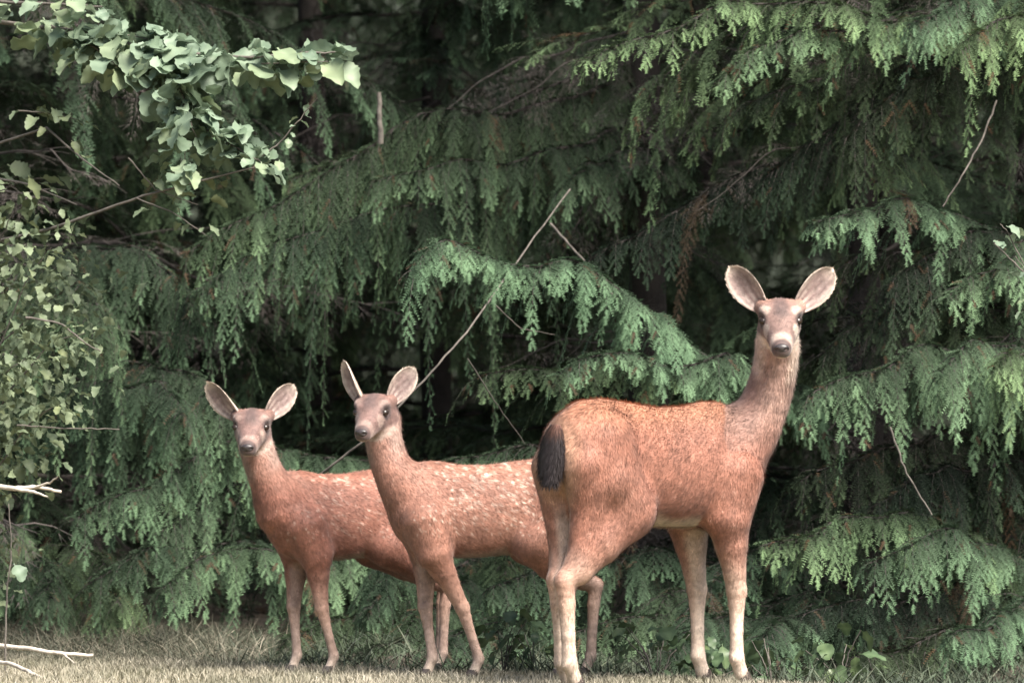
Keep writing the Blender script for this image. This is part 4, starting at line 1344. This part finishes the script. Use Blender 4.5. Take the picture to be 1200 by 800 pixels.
    me = np_mesh('tail', np.concatenate((v, hv)), [f_, np.arange(n3 * 3).reshape(-1, 3) + len(v)], mats=[M_COAT], colors={'coat': np.concatenate((cv, ch))}, normals=nv_)
    link('tail', me, root)
    return root


TORSO = [(-0.442, 0.76, 0.735, 0.01), (-0.432, 0.81, 0.70, 0.060), (-0.40, 0.865, 0.655, 0.098), (-0.32, 0.910, 0.585, 0.126), (-0.24, 0.918, 0.545, 0.136), (-0.13, 0.905, 0.520, 0.142),
         (0.0, 0.888, 0.508, 0.148), (0.12, 0.890, 0.503, 0.143), (0.20, 0.905, 0.508, 0.132), (0.28, 0.905, 0.518, 0.116), (0.36, 0.86, 0.545, 0.096), (0.42, 0.78, 0.60, 0.07), (0.445, 0.70, 0.65, 0.015)]
HEAD = [(-0.095, 0.010, 0.012, 0.012), (-0.075, 0.006, 0.044, 0.044), (-0.03, 0.006, 0.064, 0.062), (0.02, 0.0, 0.066, 0.068), (0.055, -0.006, 0.060, 0.061), (0.09, -0.016, 0.051, 0.050), (0.13, -0.026, 0.043, 0.041),
        (0.17, -0.033, 0.037, 0.036), (0.20, -0.037, 0.032, 0.032), (0.218, -0.038, 0.022, 0.022), (0.226, -0.038, 0.008, 0.008)]
DOE_COL = dict(body=(0.235, 0.112, 0.080), rich=(0.225, 0.096, 0.063), back=(0.37, 0.170, 0.088), pale=(0.62, 0.52, 0.43), leg=(0.50, 0.35, 0.27), hoofhair=(0.52, 0.43, 0.35), neck=(0.31, 0.205, 0.172),
               rump=(0.40, 0.24, 0.16), face=(0.175, 0.112, 0.095), crown=(0.21, 0.118, 0.090), dark=(0.06, 0.042, 0.040), spot=(0.7, 0.6, 0.5),
               ear_in=(0.20, 0.135, 0.125), ear_out=(0.24, 0.16, 0.125), ear_dark=(0.11, 0.072, 0.070), ear_hair=(0.66, 0.56, 0.50), ear_rim=(0.58, 0.50, 0.42), tail=(0.028, 0.022, 0.024))
FAWN_COL = dict(DOE_COL, body=(0.235, 0.115, 0.082), rich=(0.20, 0.088, 0.060), back=(0.25, 0.115, 0.074), leg=(0.42, 0.275, 0.215), neck=(0.27, 0.155, 0.122), face=(0.135, 0.082, 0.071),
                crown=(0.15, 0.083, 0.066), pale=(0.33, 0.25, 0.21), tail=(0.10, 0.055, 0.04))

DOE_P = dict(
    seed=11, torso=TORSO, cell=0.0055, hairs=170000,
    sh=(0.27, 0.66), el=(0.235, 0.53), hock=0.335,
    front=[(0.285, 0.075, 0.0), (0.285, -0.105, 0.0)],
    hind=[(-0.345, 0.035, 0.0), (-0.395, -0.055, 0.0)],
    neck0=(0.315, 0, 0.735), neck=[(0, 0, 0), (0.355, 0.25, 0.83), (0.402, 0.28, 0.95), (0.402, 0.19, 1.13)], neck_r=(0.126, 0.104, 0.081, 0.073, 0.069, 0.066),
    neck_fade=(0.64, 0.98),
    head_o=(0.408, 0.14, 1.165), head_f=(-0.02, -0.94, -0.30), head_s=0.97, head=HEAD,
    ears=[dict(side=-1, dir=(-0.10, -0.64, 0.74), face=(0.97, -0.08, 0.0), len=0.172, w=0.070), dict(side=1, dir=(-0.10, 0.68, 0.71), face=(0.97, 0.08, 0.0), len=0.172, w=0.070)],
    tail=((-0.428, 0, 0.835), (-0.455, 0.0, 0.650), 0.047), col=DOE_COL)

MID_P = dict(
    seed=23, torso=TORSO, cell=0.005, hairs=120000, leg_thick=0.94, slim=0.88, brisket=0.85,
    sh=(0.27, 0.66), el=(0.235, 0.53), hock=0.375,
    front=[(0.045, 0.035, 0.0, -0.022), (0.185, -0.045, 0.0)],
    hind=[(-0.235, 0.04, 0.0), (-0.340, -0.05, 0.0)],
    neck0=(0.30, 0, 0.74), neck=[(0, 0, 0), (-0.30, -0.05, 0.66), (-0.340, -0.03, 0.74), (-0.335, -0.02, 0.85)], neck_r=(0.118, 0.100, 0.083, 0.077, 0.075, 0.073),
    neck_fade=(0.62, 0.78),
    head_o=(-0.362, -0.055, 0.868), head_f=(-0.26, -0.93, -0.26), head_s=0.84, head=HEAD, muzzle=0.84,
    ears=[dict(side=1, dir=(-0.15, 0.60, 0.78), face=(0.9, 0.2, 0.0), len=0.138, w=0.057), dict(side=-1, dir=(-0.10, -0.52, 0.85), face=(0.62, -0.75, 0.1), len=0.150, w=0.060)],
    tail=((-0.425, 0, 0.845), (-0.47, 0.0, 0.68), 0.03), col=FAWN_COL, spots=0.50, nspots=520)

LEFT_P = dict(
    MID_P, seed=37, sh=(0.22, 0.66), el=(0.172, 0.53), brisket=0.72,
    front=[(0.081, 0.075, 0.0), (0.148, -0.065, 0.0)],
    hind=[(-0.335, 0.050, 0.0), (-0.375, -0.050, 0.0)],
    neck=[(0, 0, 0), (-0.22, -0.12, 0.62), (-0.275, -0.14, 0.70), (-0.285, -0.11, 0.80)],
    neck_fade=(0.58, 0.74),
    head_o=(-0.290, -0.155, 0.818), head_f=(-0.06, -0.95, -0.26), head_s=0.85, head=HEAD,
    ears=[dict(side=1, dir=(-0.15, 0.66, 0.72), face=(0.9, 0.25, 0.0), len=0.138, w=0.058), dict(side=-1, dir=(-0.10, -0.74, 0.67), face=(0.65, -0.7, 0.15), len=0.154, w=0.062)],
    spots=0.36, nspots=300, col=dict(FAWN_COL, body=(0.205, 0.090, 0.064), rich=(0.155, 0.062, 0.045), back=(0.235, 0.100, 0.064)))  # coat tones lowered, painting in the deeper shade round the left fawn


def stand(px, Y):
    p = W(px, 600, Y)
    return (float(p[0]), float(Y), 0.0)


deer('doe', 'tall orange-brown doe with a black tail standing nearest, looking back at the camera', 'deer', None, stand(767, 20.0), 42, 1.0, DOE_P)
deer('fawn', 'spotted fawn in the middle with its hindquarters behind the doe', 'deer', 'young deer beside the doe', stand(569, 20.45), 190, 0.785, MID_P)
deer('fawn', 'darker reddish fawn at the left, partly hidden by the other fawn', 'deer', 'young deer beside the doe', stand(400, 20.80), 208, 0.745, LEFT_P)
